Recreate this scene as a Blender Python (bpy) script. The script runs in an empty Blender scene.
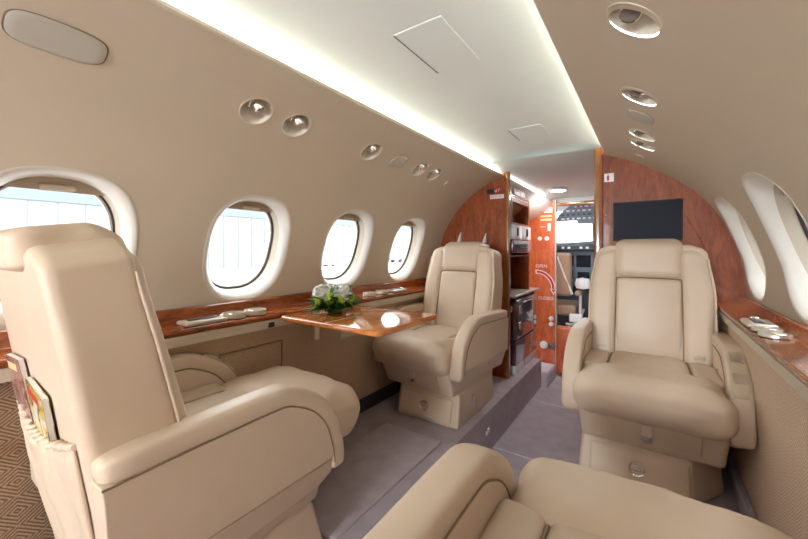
import bpy, bmesh, math, random
from mathutils import Vector, Matrix
random.seed(7)
S = bpy.context.scene
COL = S.collection
PI = math.pi
def R(a): return math.radians(a)
def lerp(a, b, t): return a + (b - a) * t
def sstep(a, b, x):
    t = max(0.0, min(1.0, (x - a) / (b - a))); return t * t * (3 - 2 * t)

# ------------------------------------------------------------------ materials
def srgb(r, g, b):
    f = lambda c: (c / 255 / 12.92) if c <= 10 else ((c / 255 + .055) / 1.055) ** 2.4
    return (f(r), f(g), f(b), 1)
class NT:
    def __init__(s, name):
        s.m = bpy.data.materials.new(name); s.m.use_nodes = True
        s.t = s.m.node_tree; s.n = s.t.nodes; s.b = s.n['Principled BSDF']; s.out = s.n['Material Output']
    def node(s, typ, **kw):
        x = s.n.new(typ)
        for k, v in kw.items():
            if k.startswith('i_'):
                key = k[2:]; key = int(key) if key.isdigit() else key
                x.inputs[key].default_value = v
            else: setattr(x, k, v)
        return x
    def link(s, a, b): s.t.links.new(a, b)
    def math(s, op, a, b=None, c=None):
        x = s.n.new('ShaderNodeMath'); x.operation = op
        for i, v in enumerate((a, b, c)):
            if v is None: continue
            if isinstance(v, (int, float)): x.inputs[i].default_value = v
            else: s.link(v, x.inputs[i])
        return x.outputs[0]
    def mix(s, fac, c1, c2):
        x = s.n.new('ShaderNodeMix'); x.data_type = 'RGBA'
        for i, v in ((0, fac), (6, c1), (7, c2)):
            if isinstance(v, (int, float, tuple)): x.inputs[i].default_value = v
            else: s.link(v, x.inputs[i])
        return x.outputs[2]
    def bump(s, h, strength, dist=.002):
        x = s.n.new('ShaderNodeBump'); x.inputs['Strength'].default_value = strength; x.inputs['Distance'].default_value = dist
        s.link(h, x.inputs['Height']); s.link(x.outputs[0], s.b.inputs['Normal'])
def plain(name, col, rough=.5, metal=0, coat=0, spec=.5, noise=0, nscale=30, bump=0, bscale=200):
    t = NT(name); b = t.b
    b.inputs['Base Color'].default_value = col; b.inputs['Roughness'].default_value = rough
    b.inputs['Metallic'].default_value = metal; b.inputs['Coat Weight'].default_value = coat
    b.inputs['Coat Roughness'].default_value = .05
    b.inputs['Specular IOR Level'].default_value = spec
    if noise or bump:
        tc = t.node('ShaderNodeTexCoord')
    if noise:
        n = t.node('ShaderNodeTexNoise', i_Scale=nscale, i_Detail=4.0); t.link(tc.outputs['Object'], n.inputs['Vector'])
        dark = tuple(c * (1 - noise) for c in col[:3]) + (1,)
        lite = tuple(min(1, c * (1 + noise)) for c in col[:3]) + (1,)
        t.link(t.mix(n.outputs['Fac'], dark, lite), b.inputs['Base Color'])
    if bump:
        n2 = t.node('ShaderNodeTexNoise', i_Scale=bscale, i_Detail=3.0); t.link(tc.outputs['Object'], n2.inputs['Vector'])
        t.bump(n2.outputs['Fac'], bump)
    return t.m
def leather(name, col):
    t = NT(name); b = t.b
    tc = t.node('ShaderNodeTexCoord')
    n = t.node('ShaderNodeTexNoise', i_Scale=9.0, i_Detail=4.0); t.link(tc.outputs['Object'], n.inputs['Vector'])
    t.link(t.mix(n.outputs['Fac'], tuple(c * .93 for c in col[:3]) + (1,), tuple(min(1, c * 1.06) for c in col[:3]) + (1,)), b.inputs['Base Color'])
    b.inputs['Roughness'].default_value = .42; b.inputs['Specular IOR Level'].default_value = .45
    v = t.node('ShaderNodeTexVoronoi', i_Scale=420.0); t.link(tc.outputs['Object'], v.inputs['Vector'])
    n2 = t.node('ShaderNodeTexNoise', i_Scale=22.0, i_Detail=5.0, i_Distortion=.6); t.link(tc.outputs['Object'], n2.inputs['Vector'])
    h = t.math('MULTIPLY_ADD', v.outputs['Distance'], .05, n2.outputs['Fac'])
    t.bump(h, .16, .004)
    return t.m
def wood(name, c1, c2, scale=(1, 1, 1), rough=.2, coat=.6, spec=.5, rot=(0, 0, 0), ns=9.0):
    t = NT(name); b = t.b
    tc = t.node('ShaderNodeTexCoord'); mp = t.node('ShaderNodeMapping'); mp.inputs['Scale'].default_value = scale; mp.inputs['Rotation'].default_value = rot
    t.link(tc.outputs['Object'], mp.inputs['Vector'])
    n = t.node('ShaderNodeTexNoise', i_Scale=ns, i_Detail=7.0, i_Distortion=1.1); t.link(mp.outputs[0], n.inputs['Vector'])
    n2 = t.node('ShaderNodeTexNoise', i_Scale=ns * 6, i_Detail=3.0); t.link(mp.outputs[0], n2.inputs['Vector'])
    f = t.math('MULTIPLY_ADD', n2.outputs['Fac'], .45, t.math('MULTIPLY', n.outputs['Fac'], .8))
    r = t.node('ShaderNodeMapRange'); r.inputs['From Min'].default_value = .42; r.inputs['From Max'].default_value = .82
    t.link(f, r.inputs['Value'])
    t.link(t.mix(r.outputs[0], c1, c2), b.inputs['Base Color'])
    b.inputs['Roughness'].default_value = rough; b.inputs['Coat Weight'].default_value = coat; b.inputs['Coat Roughness'].default_value = .04; b.inputs['Specular IOR Level'].default_value = spec
    return t.m
def diamond_fabric(name, dark, lite):
    """woven cloth of nested diamonds (y along the cabin, z up the wall)"""
    t = NT(name); b = t.b
    tc = t.node('ShaderNodeTexCoord'); sp = t.node('ShaderNodeSeparateXYZ'); t.link(tc.outputs['Object'], sp.inputs[0])
    def tri(v, per, half=True):
        q = t.math('DIVIDE', v, per); q = t.math('FRACT', q); q = t.math('SUBTRACT', q, .5); return t.math('ABSOLUTE', q)
    u = tri(sp.outputs['Y'], .085); v = tri(sp.outputs['Z'], .066)
    s = t.math('ADD', u, v)
    # swap rings in alternate half cells so that it reads as a maze of diamonds
    w = t.math('MULTIPLY', s, 8.0); w = t.math('FRACT', w); w = t.math('SUBTRACT', w, .5); w = t.math('ABSOLUTE', w)
    r = t.node('ShaderNodeMapRange'); r.inputs['From Min'].default_value = .17; r.inputs['From Max'].default_value = .30; t.link(w, r.inputs['Value'])
    n = t.node('ShaderNodeTexNoise', i_Scale=300.0, i_Detail=2.0); t.link(tc.outputs['Object'], n.inputs['Vector'])
    c = t.mix(r.outputs[0], dark, lite)
    n3 = t.math('MULTIPLY_ADD', n.outputs['Fac'], .7, .65)
    mm = t.node('ShaderNodeMix', data_type='RGBA', blend_type='MULTIPLY'); mm.inputs[0].default_value = 1
    t.link(c, mm.inputs[6]); t.link(n3, mm.inputs[7])
    t.link(mm.outputs[2], b.inputs['Base Color'])
    b.inputs['Roughness'].default_value = .9; b.inputs['Specular IOR Level'].default_value = .1
    t.bump(n.outputs['Fac'], .5, .002)
    return t.m
def tweed(name, dark, lite):
    t = NT(name); b = t.b
    tc = t.node('ShaderNodeTexCoord'); sp = t.node('ShaderNodeSeparateXYZ'); t.link(tc.outputs['Object'], sp.inputs[0])
    # fine herringbone: diagonal lines whose slope flips every band
    band = t.math('ABSOLUTE', t.math('SUBTRACT', t.math('FRACT', t.math('DIVIDE', sp.outputs['Y'], .05)), .5))
    q = t.math('MULTIPLY_ADD', band, .05, sp.outputs['Z'])
    w = t.math('ABSOLUTE', t.math('SUBTRACT', t.math('FRACT', t.math('DIVIDE', q, .008)), .5))
    r = t.node('ShaderNodeMapRange'); r.inputs['From Min'].default_value = .1; r.inputs['From Max'].default_value = .4; t.link(w, r.inputs['Value'])
    n = t.node('ShaderNodeTexNoise', i_Scale=260.0, i_Detail=2.0); t.link(tc.outputs['Object'], n.inputs['Vector'])
    f = t.math('MULTIPLY_ADD', n.outputs['Fac'], .6, t.math('MULTIPLY', r.outputs[0], .55))
    t.link(t.mix(f, dark, lite), b.inputs['Base Color'])
    b.inputs['Roughness'].default_value = .9; b.inputs['Specular IOR Level'].default_value = .1
    t.bump(n.outputs['Fac'], .5, .002)
    return t.m
def emis(name, col, k):
    t = NT(name); t.b.inputs['Base Color'].default_value = col
    t.b.inputs['Emission Color'].default_value = col; t.b.inputs['Emission Strength'].default_value = k
    return t.m
def glass(name, tint=(1, 1, 1, 1), refl=1.0):
    t = NT(name); t.n.remove(t.b)
    tr = t.node('ShaderNodeBsdfTransparent'); tr.inputs[0].default_value = tint
    gl = t.node('ShaderNodeBsdfGlossy'); gl.inputs['Roughness'].default_value = .02
    fr = t.node('ShaderNodeLayerWeight'); q = t.math('MULTIPLY_ADD', t.math('POWER', fr.outputs['Facing'], 5.0), .9, .04)
    mx = t.node('ShaderNodeMixShader'); t.link(t.math('MINIMUM', t.math('MULTIPLY', q, refl), .95), mx.inputs[0])
    t.link(tr.outputs[0], mx.inputs[1]); t.link(gl.outputs[0], mx.inputs[2]); t.link(mx.outputs[0], t.out.inputs[0])
    return t.m
LEATHER = leather('beige_leather', (.69, .535, .395, 1))
SEAM = plain('leather_seam', (.26, .18, .11, 1), .6)
PLASTIC = plain('beige_plastic', (.55, .43, .29, 1), .35)
WALLM = plain('wall_liner', (.65, .55, .425, 1), .55, spec=.3, noise=.03, nscale=4, bump=.04, bscale=300)
CEILM = plain('ceiling_liner', (.80, .835, .80, 1), .6, spec=.25, noise=.02, nscale=6, bump=.05, bscale=260)
BEZEL = plain('window_white', (.74, .69, .62, 1), .35)
RECESS = plain('recess_cream', (.76, .68, .56, 1), .4)
SHADE = plain('window_shade_tan', (.46, .38, .29, 1), .45)
GASKET = plain('gasket', (.035, .03, .028, 1), .5)
WOODM = wood('ledge_wood', (.14, .026, .006, 1), (.44, .115, .026, 1), (3, .8, 3), rough=.18, coat=.35, spec=.35)
VENEER = wood('veneer_wood', (.17, .033, .008, 1), (.36, .090, .023, 1), (4, 4, .9), rough=.42, coat=.07, spec=.25, ns=7)
TABLEW = wood('table_wood', (.48, .13, .026, 1), (.74, .27, .065, 1), (3.2, .9, 2), rough=.1, coat=.5, ns=6)
EDGEW = wood('edge_wood', (.20, .07, .014, 1), (.40, .16, .035, 1), (4, 4, .6), rough=.2, coat=.6)
DOORW = wood('door_wood', (.52, .085, .03, 1), (.76, .20, .075, 1), (4, 4, .8), rough=.25, coat=.4)
MAROON = plain('maroon_lacquer', (.10, .025, .03, 1), .15, coat=.8)
CARPET = plain('taupe_carpet', (.48, .41, .44, 1), .95, spec=.1, noise=.25, nscale=14, bump=.9, bscale=420)
CARPETH = plain('taupe_carpet_lighter', (.52, .45, .48, 1), .95, spec=.1, noise=.25, nscale=18, bump=.9, bscale=420)
FABRIC = diamond_fabric('diamond_cloth', (.19, .115, .075, 1), (.44, .30, .195, 1))
TWEED = tweed('brown_tweed_cloth', (.31, .19, .112, 1), (.78, .55, .36, 1))
TWEED_LIT = tweed('brown_tweed_cloth_lit', (.42, .27, .18, 1), (.86, .64, .47, 1))  # same tweed made paler: the brighter right side put into its colour
CREAMSTRIP = plain('cream_strip', (.66, .56, .43, 1), .3)
METSTRIP = plain('brushed_strip', (.62, .56, .47, 1), .35, metal=.6)
CHROME = plain('chrome', (.86, .84, .80, 1), .12, metal=1)
SATIN = plain('satin_metal', (.72, .66, .56, 1), .3, metal=.8)
BLACK = plain('black', (.012, .012, .014, 1), .4)
SCREEN = plain('screen_glass', (.018, .019, .026, 1), .45, spec=.08)
DARKTRIM = plain('dark_trim', (.05, .045, .045, 1), .6)
WHITE = plain('white_paint', (.82, .81, .80, 1), .4)
WHITEGLOSS = plain('white_gloss', (.80, .79, .80, 1), .12, coat=.6)
PINK = plain('sign_pink_white', (.80, .66, .66, 1), .5)
RED = plain('sign_red', (.50, .03, .03, 1), .5)
REDWHITE = plain('arrow_white', (.85, .70, .68, 1), .5)
GOLDTXT = plain('placard_gold', (.80, .56, .28, 1), .4)
GREYTXT = plain('placard_text', (.30, .22, .26, 1), .6)
PANE = glass('window_glass')
COCKGLASS = glass('windshield_glass')
LEDM = emis('led_strip', (.95, 1.0, .96, 1), 12.5)
LAMPM = emis('dome_lamp', (1, .98, .97, 1), 120)
PANELG = plain('cockpit_grey', (.17, .20, .235, 1), .5)
PANELD = plain('cockpit_dark', (.05, .06, .075, 1), .5)
COCKLINER = plain('cockpit_liner', (.62, .62, .60, 1), .6)
GREENLEAF = plain('leaf_dark', (.05, .19, .035, 1), .45, noise=.4, nscale=60)
LEAFLIT = plain('leaf_mid', (.17, .42, .06, 1), .45, noise=.3, nscale=60)
LIME = plain('lime_bloom', (.42, .55, .05, 1), .6, noise=.25, nscale=160)
PETAL = plain('white_petal', (.92, .93, .91, 1), .6)
HANGARW = plain('hangar_white', (.285, .285, .285, 1), .7)
HANGARB = plain('hangar_blue_band', (.18, .215, .24, 1), .7)
SEAMG = plain('hangar_seam', (.225, .23, .24, 1), .7)
APRON = plain('apron_concrete', (.36, .36, .355, 1), .9, noise=.08, nscale=.5)

# ------------------------------------------------------------------ mesh builder
class MB:
    def __init__(s): s.v = []; s.f = []; s.mi = []; s.cur = 0
    def add(s, vs, fs, fn=None):
        o = len(s.v)
        for p in vs: s.v.append(tuple(fn(*p)) if fn else tuple(p))
        for f in fs: s.f.append([i + o for i in f]); s.mi.append(s.cur)
        return s
    def box(s, c, h, fn=None):
        (cx, cy, cz), (a, b, d) = c, h
        vs = [(cx + a * i, cy + b * j, cz + d * k) for i in (-1, 1) for j in (-1, 1) for k in (-1, 1)]
        return s.add(vs, [(0, 1, 3, 2), (4, 6, 7, 5), (0, 4, 5, 1), (2, 3, 7, 6), (0, 2, 6, 4), (1, 5, 7, 3)], fn)
    def bx(s, x0, x1, y0, y1, z0, z1, fn=None):
        return s.box(((x0 + x1) / 2, (y0 + y1) / 2, (z0 + z1) / 2), (abs(x1 - x0) / 2, abs(y1 - y0) / 2, abs(z1 - z0) / 2), fn)
    def rbox(s, c, h, r, n=4, m=6, fn=None):
        """rounded box; n segments round a corner, m across a flat; fn deforms each point"""
        r = min(r, *(x * .999 for x in h))
        ax = []
        for k in range(3):
            H = h[k]; g = [r * math.tan(PI / 4 * i / n) for i in range(n + 1)]
            lo = [-(H - r) - q for q in reversed(g)]
            mid = [lerp(-(H - r), H - r, i / m) for i in range(1, m)]
            ax.append(lo + mid + [(H - r) + q for q in g])
        idx = {}; vs = []; fs = []
        def vert(p):
            key = tuple(round(q, 6) for q in p)
            if key in idx: return idx[key]
            inn = [max(-(h[k] - r), min(h[k] - r, p[k])) for k in range(3)]
            d = [p[k] - inn[k] for k in range(3)]
            L = math.sqrt(sum(q * q for q in d)) or 1
            w = [c[k] + inn[k] + d[k] / L * r for k in range(3)]
            idx[key] = len(vs); vs.append(w); return idx[key]
        for k in range(3):
            a, b = (k + 1) % 3, (k + 2) % 3
            for sg in (-1, 1):
                for i in range(len(ax[a]) - 1):
                    for j in range(len(ax[b]) - 1):
                        q = []
                        for (ii, jj) in ((i, j), (i + 1, j), (i + 1, j + 1), (i, j + 1)):
                            p = [0, 0, 0]; p[k] = sg * h[k]; p[a] = ax[a][ii]; p[b] = ax[b][jj]; q.append(vert(p))
                        fs.append(q if sg > 0 else q[::-1])
        return s.add(vs, fs, fn)
    def loft(s, rings, cap0=True, cap1=True, closed=True, fn=None):
        n = len(rings[0]); vs = [p for r in rings for p in r]; fs = []
        for i in range(len(rings) - 1):
            for j in range(n if closed else n - 1):
                k = (j + 1) % n
                fs.append((i * n + j, i * n + k, (i + 1) * n + k, (i + 1) * n + j))
        if cap0: fs.append(tuple(reversed(range(n))))
        if cap1: fs.append(tuple((len(rings) - 1) * n + j for j in range(n)))
        return s.add(vs, fs, fn)
    def tube(s, path, r, n=8, fn=None):
        P = [Vector(p) for p in path]; rings = []
        up = Vector((0, 0, 1))
        for i, p in enumerate(P):
            t = (P[min(i + 1, len(P) - 1)] - P[max(i - 1, 0)]).normalized()
            a = t.cross(up if abs(t.z) < .95 else Vector((1, 0, 0))).normalized(); b = t.cross(a)
            rr = r[i] if isinstance(r, (list, tuple)) else r
            rings.append([tuple(p + (a * math.cos(2 * PI * k / n) + b * math.sin(2 * PI * k / n)) * rr) for k in range(n)])
        return s.loft(rings, fn=fn)
    def lathe(s, prof, origin, axis, n=32, fn=None, cap0=True, cap1=True):
        """prof: (radius, height) pairs along axis"""
        ax = Vector(axis).normalized(); a = ax.orthogonal().normalized(); b = ax.cross(a); o = Vector(origin)
        rings = [[tuple(o + ax * h + (a * math.cos(2 * PI * k / n) + b * math.sin(2 * PI * k / n)) * max(r, 1e-5)) for k in range(n)] for r, h in prof]
        return s.loft(rings, cap0, cap1, fn=fn)
    def prism(s, poly, x0, x1, fn=None):
        """polygon in (y,z) extruded along x"""
        n = len(poly)
        vs = [(x0, y, z) for y, z in poly] + [(x1, y, z) for y, z in poly]
        fs = [tuple(reversed(range(n))), tuple(range(n, 2 * n))] + [(i, (i + 1) % n, (i + 1) % n + n, i + n) for i in range(n)]
        return s.add(vs, fs, fn)
    def extr_y(s, poly, y0, y1, fn=None):
        """polygon in (x,z) extruded along y"""
        n = len(poly)
        vs = [(x, y0, z) for x, z in poly] + [(x, y1, z) for x, z in poly]
        fs = [tuple(reversed(range(n))), tuple(range(n, 2 * n))] + [(i, (i + 1) % n, (i + 1) % n + n, i + n) for i in range(n)]
        return s.add(vs, fs, fn)
    def build(s, name, mats, parent=None, smooth=40, weld=False, bevel=0):
        me = bpy.data.meshes.new(name); me.from_pydata(s.v, [], s.f)
        mats = mats if isinstance(mats, (list, tuple)) else [mats]
        for m in mats: me.materials.append(m)
        me.polygons.foreach_set('material_index', s.mi)
        bm = bmesh.new(); bm.from_mesh(me)
        if weld: bmesh.ops.remove_doubles(bm, verts=bm.verts, dist=1e-5)
        bmesh.ops.recalc_face_normals(bm, faces=bm.faces)
        bm.to_mesh(me); bm.free()
        if smooth:
            me.polygons.foreach_set('use_smooth', [True] * len(me.polygons)); me.set_sharp_from_angle(angle=R(smooth))
        o = bpy.data.objects.new(name, me); COL.objects.link(o)
        if bevel:
            b = o.modifiers.new('edge', 'BEVEL'); b.width = bevel; b.segments = 3; b.limit_method = 'ANGLE'; b.angle_limit = R(35)
        if parent: o.parent = parent
        return o
def tag(o, label, cat=None, group=None, kind=None):
    if label: o['label'] = label
    if cat: o['category'] = cat
    if group: o['group'] = group
    if kind: o['kind'] = kind
    return o
def thing(name, label, cat, loc=(0, 0, 0), rz=0, group=None):
    o = bpy.data.objects.new(name, None); COL.objects.link(o); o.location = loc; o.rotation_euler = (0, 0, rz); o.empty_display_size = .05
    return tag(o, label, cat, group)
def struct(o, label=None): o['kind'] = 'structure'; return tag(o, label, None)
def text(name, body, size, mat, parent, loc, rot, sx=1.0, depth=.0004):
    cu = bpy.data.curves.new(name, 'FONT'); cu.body = body; cu.size = size; cu.align_x = 'CENTER'; cu.align_y = 'CENTER'; cu.extrude = depth
    t = bpy.data.objects.new(name, cu); COL.objects.link(t)
    dg = bpy.context.evaluated_depsgraph_get(); me = bpy.data.meshes.new_from_object(t.evaluated_get(dg))
    bpy.data.objects.remove(t); me.materials.clear(); me.materials.append(mat)
    o = bpy.data.objects.new(name, me); COL.objects.link(o); o.location = loc; o.rotation_euler = rot; o.scale = (sx, 1, 1)
    if parent: o.parent = parent
    return o

# ------------------------------------------------------------------ camera
TH = R(34.5)
cam = bpy.data.objects.new('camera', bpy.data.cameras.new('camera')); COL.objects.link(cam)
cam.location = (.46, 0, .78); cam.rotation_euler = (PI / 2, 0, TH)
cam.data.sensor_width = 36; cam.data.lens = 358 * 36 / 808; cam.data.shift_y = -19 / 808; cam.data.clip_start = .02; cam.data.clip_end = 500
S.camera = cam
S.cycles.caustics_reflective = False; S.cycles.caustics_refractive = False

# ------------------------------------------------------------------ cabin cross-section
KP = [(.788, .50), (.782, .56), (.773, .62), (.752, .70), (.728, .78), (.70, .86), (.664, .938), (.567, 1.07), (.43, 1.17), (.36, 1.205), (.288, 1.232)]
def catmull(pts, n=24):
    out = []
    for i in range(len(pts) - 1):
        p0 = pts[max(i - 1, 0)]; p1 = pts[i]; p2 = pts[i + 1]; p3 = pts[min(i + 2, len(pts) - 1)]
        for k in range(n):
            t = k / n
            out.append(tuple(.5 * (2 * p1[c] + (p2[c] - p0[c]) * t + (2 * p0[c] - 5 * p1[c] + 4 * p2[c] - p3[c]) * t * t + (3 * p1[c] - p0[c] - 3 * p2[c] + p3[c]) * t ** 3) for c in (0, 1)))
    out.append(pts[-1]); return out
_dense = catmull(KP)
# light smoothing of the sampled curve
for _ in range(60):
    _dense = [_dense[0]] + [tuple((_dense[i - 1][c] + 2 * _dense[i][c] + _dense[i + 1][c]) / 4 for c in (0, 1)) for i in range(1, len(_dense) - 1)] + [_dense[-1]]
_arc = [0.0]
for i in range(1, len(_dense)): _arc.append(_arc[-1] + math.dist(_dense[i], _dense[i - 1]))
SMAX = _arc[-1]
def prof(s):
    s = max(0, min(SMAX, s)); lo, hi = 0, len(_arc) - 1
    while hi - lo > 1:
        m = (lo + hi) // 2
        if _arc[m] <= s: lo = m
        else: hi = m
    t = (s - _arc[lo]) / max(1e-9, _arc[hi] - _arc[lo])
    return lerp(_dense[lo][0], _dense[hi][0], t), lerp(_dense[lo][1], _dense[hi][1], t)
def s_at_z(z):
    lo, hi = 0, SMAX
    for _ in range(40):
        m = (lo + hi) / 2
        if prof(m)[1] < z: lo = m
        else: hi = m
    return lo
def nrm(s):
    a, b = prof(s - .02), prof(s + .02); d = Vector((b[0] - a[0], b[1] - a[1])).normalized(); return (-d[1], d[0])  # inward for +x side
def ox(side, z): return .022 * sstep(.60, .76, z) * (1 - sstep(.98, 1.14, z)) if side > 0 else 0.0
def W(side, y, s, n=0.0):
    x, z = prof(s); nx, nz = nrm(s); return (side * (x + ox(side, z) + nx * n), y, z + nz * n)
SW = s_at_z(.787); SA = SW + .222; SL = s_at_z(1.165)
YW = [-1.80, -1.29, -.78, -.27, .240, .749, 1.254, 1.752]
LIGHTS = [.585, .722, 1.08, 1.44, 1.575]
YR = -3.0
YEND = {-1: 2.15, 1: 1.952}
def patch(mb, side, y0, y1, s0, s1, ny=2, ns=10):
    vs = [W(side, lerp(y0, y1, i / ny), lerp(s0, s1, j / ns)) for i in range(ny + 1) for j in range(ns + 1)]
    fs = [(i * (ns + 1) + j, (i + 1) * (ns + 1) + j, (i + 1) * (ns + 1) + j + 1, i * (ns + 1) + j + 1) for i in range(ny) for j in range(ns)]
    mb.add(vs, fs)
def oval(a, b, n, th):
    c, s = math.cos(th), math.sin(th)
    return a * math.copysign(abs(c) ** (2 / n), c), b * math.copysign(abs(s) ** (2 / n), s)
def holepatch(mb, side, yc, sc, hy, hs, a, b, n, K=8, ns=24, vo=0.0):
    edge = [(hy, lerp(-hs, hs, i / ns)) for i in range(ns)] + [(lerp(hy, -hy, i / 20), hs) for i in range(20)]
    edge += [(-u, -v) for u, v in edge]; ths = [math.atan2(v, u) for u, v in edge]
    rings = []
    for k in range(K + 1):
        r = []
        for th in ths:
            c, s = math.cos(th), math.sin(th); q = 1 / max(abs(c) / hy, abs(s) / hs)
            rho = (abs(c / a) ** n + abs(s / b) ** n) ** (-1 / n)
            t = (k / K); rr = lerp(rho, q, t)
            r.append(W(side, yc + c * rr, sc + s * rr + vo * (1 - t)))
        rings.append(r)
    mb.loft(rings, False, False)
for side, nm in ((-1, 'wall_left'), (1, 'wall_right')):
    mb = MB(); ye = YEND[side]; hy = .2
    ys = [YR]
    def fill(a, b): patch(mb, side, a, b, 0, SW - .212, 3, 6); patch(mb, side, a, b, SW - .212, SW + .212, 3, 24); patch(mb, side, a, b, SW + .212, SA, 3, 2)
    for yw in YW:
        fill(ys[-1], yw - hy)
        patch(mb, side, yw - hy, yw + hy, 0, SW - .212, 4, 6)
        holepatch(mb, side, yw, SW, hy, .212, .156, .194, 2.5, ns=24, vo=.008 if side > 0 else 0)
        patch(mb, side, yw - hy, yw + hy, SW + .212, SA, 4, 2)
        ys.append(yw + hy)
    fill(ys[-1], ye)
    hl = .06
    patch(mb, side, YR, ye, SA, SL - hl, 8, 14); patch(mb, side, YR, ye, SL + hl, SMAX, 8, 8)
    y0 = YR
    for yl in LIGHTS:
        patch(mb, side, y0, yl - .06, SL - hl, SL + hl, 4, 8)
        holepatch(mb, side, yl, SL, .06, hl, .043, .043, 2, K=4, ns=8); y0 = yl + .06
    patch(mb, side, y0, ye, SL - hl, SL + hl, 3, 8)
    # lip that hides the light trough, and the trough itself
    xe, ze = prof(SMAX)
    lip = [(xe, ze), (xe - .004, ze + .004), (xe - .003, ze + .012), (xe + .004, ze + .014), (xe + .02, ze + .006), (xe + .10, ze + .004), (xe + .10, ze + .05)]
    vs = [(side * x, y, z) for y in (YR, ye) for x, z in lip]; n = len(lip)
    mb.add(vs, [(i, i + 1, i + 1 + n, i + n) for i in range(n - 1)])
    struct(mb.build(nm, WALLM, weld=True, smooth=50))

# ------------------------------------------------------------------ windows
def win_ring(side, yc, half_a, half_b, n, depth, flat, N=72):
    """oval ring on the wall, sunk by depth along the local normal; flat 0 = follows the wall, 1 = plane"""
    x0, z0 = prof(SW); nx, nz = nrm(SW); out = []; dv = -.010 * max(0, depth) / .06 + (.008 if side > 0 else 0)
    for i in range(N):
        u, v = oval(half_a, half_b, n, 2 * PI * i / N); v += dv
        p = Vector(W(side, yc + u, SW + v, -depth))
        tdx, tdz = nz, -nx          # tangent of increasing s
        q = Vector((side * (x0 + ox(side, z0) - nx * depth + (-tdx if False else 0) + (prof(SW + .01)[0] - prof(SW - .01)[0]) / .02 * v), yc + u, z0 - nz * depth + (prof(SW + .01)[1] - prof(SW - .01)[1]) / .02 * v))
        out.append(tuple(p.lerp(q, flat)))
    return out
wn = 0
for side in (-1, 1):
    for k, yw in enumerate(YW):
        wn += 1
        
        r = lambda a, b, n, d, f: win_ring(side, yw, a * 1.05, b * 1.05, n, d, f)
        fr = MB().loft([r(.1520, .1885, 2.5, .004, 0), r(.1550, .1915, 2.5, -.0010, 0), r(.152, .1885, 2.5, -.0022, .03), r(.147, .183, 2.5, -.001, .12), r(.139, .173, 2.5, .006, .4), r(.131, .166, 2.5, .020, .8), r(.127, .163, 2.45, .030, 1)], False, False)
        root = struct(fr.build('window_%d' % wn, BEZEL, smooth=60), None)
        rv = MB().loft([r(.127, .163, 2.45, .030, 1), r(.1265, .1625, 2.45, .034, 1), r(.1225, .159, 2.5, .062, 1)], False, False)
        rv.build('window_reveal', SHADE, root, smooth=60)
        MB().loft([r(.1235, .160, 2.5, .060, 1), r(.1205, .1565, 2.5, .059, 1), r(.1190, .155, 2.5, .060, 1), r(.1190, .155, 2.5, .066, 1)], False, False).build('gasket', GASKET, root, smooth=60)
        MB().loft([r(.1195, .1555, 2.5, .066, 1), r(.1150, .151, 2.5, .067, 1), r(.1140, .150, 2.5, .080, 1)], False, False).build('outer_frame', BEZEL, root, smooth=60)
        MB().add(r(.1185, .1545, 2.5, .064, 1), [tuple(range(72))]).build('pane', PANE, root, smooth=0)
        # the shade pushed up into the top of the opening, with its grip
        N = 72; ring = r(.1245, .161, 2.5, .046, 1); sh = [i for i in range(1, 36)]
        ring2 = r(.1245, .161, 2.5, .050, 1)
        top = [ring[i] for i in sh]; top2 = [ring2[i] for i in sh]
        keep = [i for i, p in enumerate(top) if p[2] > prof(SW + .142)[1] - .0 and True]
        if len(keep) > 3:
            a = [top[i] for i in keep]; b = [top2[i] for i in keep]; n = len(a)
            MB().loft([a, b]).build('window_shade', SHADE, root, smooth=30)
            c = Vector(W(side, yw, SW + .136, -.040)); c2 = Vector(win_ring(side, yw, .0001, .146, 2, .043, 1)[18])
            MB().rbox((0, 0, 0), (.006, .034, .007), .006, 3, 2, fn=lambda x, y, z, c2=c2: (c2.x + x, c2.y + y, c2.z + z)).build('shade_grip', CREAMSTRIP, root)

# ------------------------------------------------------------------ ceiling
def ceil_z(x): return 1.302 - .045 * (abs(x) / .38) ** 2.4
xs = [lerp(-.385, .385, i / 40) for i in range(41)]
mb = MB(); ysc = [YR, 0, 1.0, 1.95, 2.15]
vs = [(x, y, ceil_z(x)) for y in ysc for x in xs]
mb.add(vs, [(j * 41 + i, j * 41 + i + 1, (j + 1) * 41 + i + 1, (j + 1) * 41 + i) for j in range(len(ysc) - 1) for i in range(40)])
struct(mb.build('ceiling', CEILM))
for (x0, x1, y0, y1, lb) in ((-.055, .078, .70, .92, 'larger flush square access panel in the white ceiling, nearer the camera'), (-.05, .09, 1.53, 1.70, 'smaller flush access panel in the white ceiling, farther forward')):
    m = MB()
    n = 8
    for (dz, inset, mi) in ((.0012, 0, 0),):
        rings = []
        for (q, dz2) in ((0, 0.0), (0, -.0014), (.002, -.0020)):
            px = [(lerp(x0 + q, x1 - q, i / n), y0 + q) for i in range(n)] + [(x1 - q, lerp(y0 + q, y1 - q, i / n)) for i in range(n)] + [(lerp(x1 - q, x0 + q, i / n), y1 - q) for i in range(n)] + [(x0 + q, lerp(y1 - q, y0 + q, i / n)) for i in range(n)]
            rings.append([(x, y, ceil_z(x) + dz2) for x, y in px])
        m.loft(rings, False, False)
        vs = [(lerp(x0 + .002, x1 - .002, i / n), y, 0) for y in (y0 + .002, y1 - .002) for i in range(n + 1)]
        m.add([(x, y, ceil_z(x) - .0020) for x, y, z in vs], [(i, i + 1, i + n + 2, i + n + 1) for i in range(n)])
    root = tag(m.build('access_panel', CEILM, smooth=30), lb, 'panel', 'access panels in the ceiling')
    e = MB(); e.bx(x0 + .002, x0 + .004, y0, y1, ceil_z(x0) - .0030, ceil_z(x0)); e.build('panel_gap', DARKTRIM, root)
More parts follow.
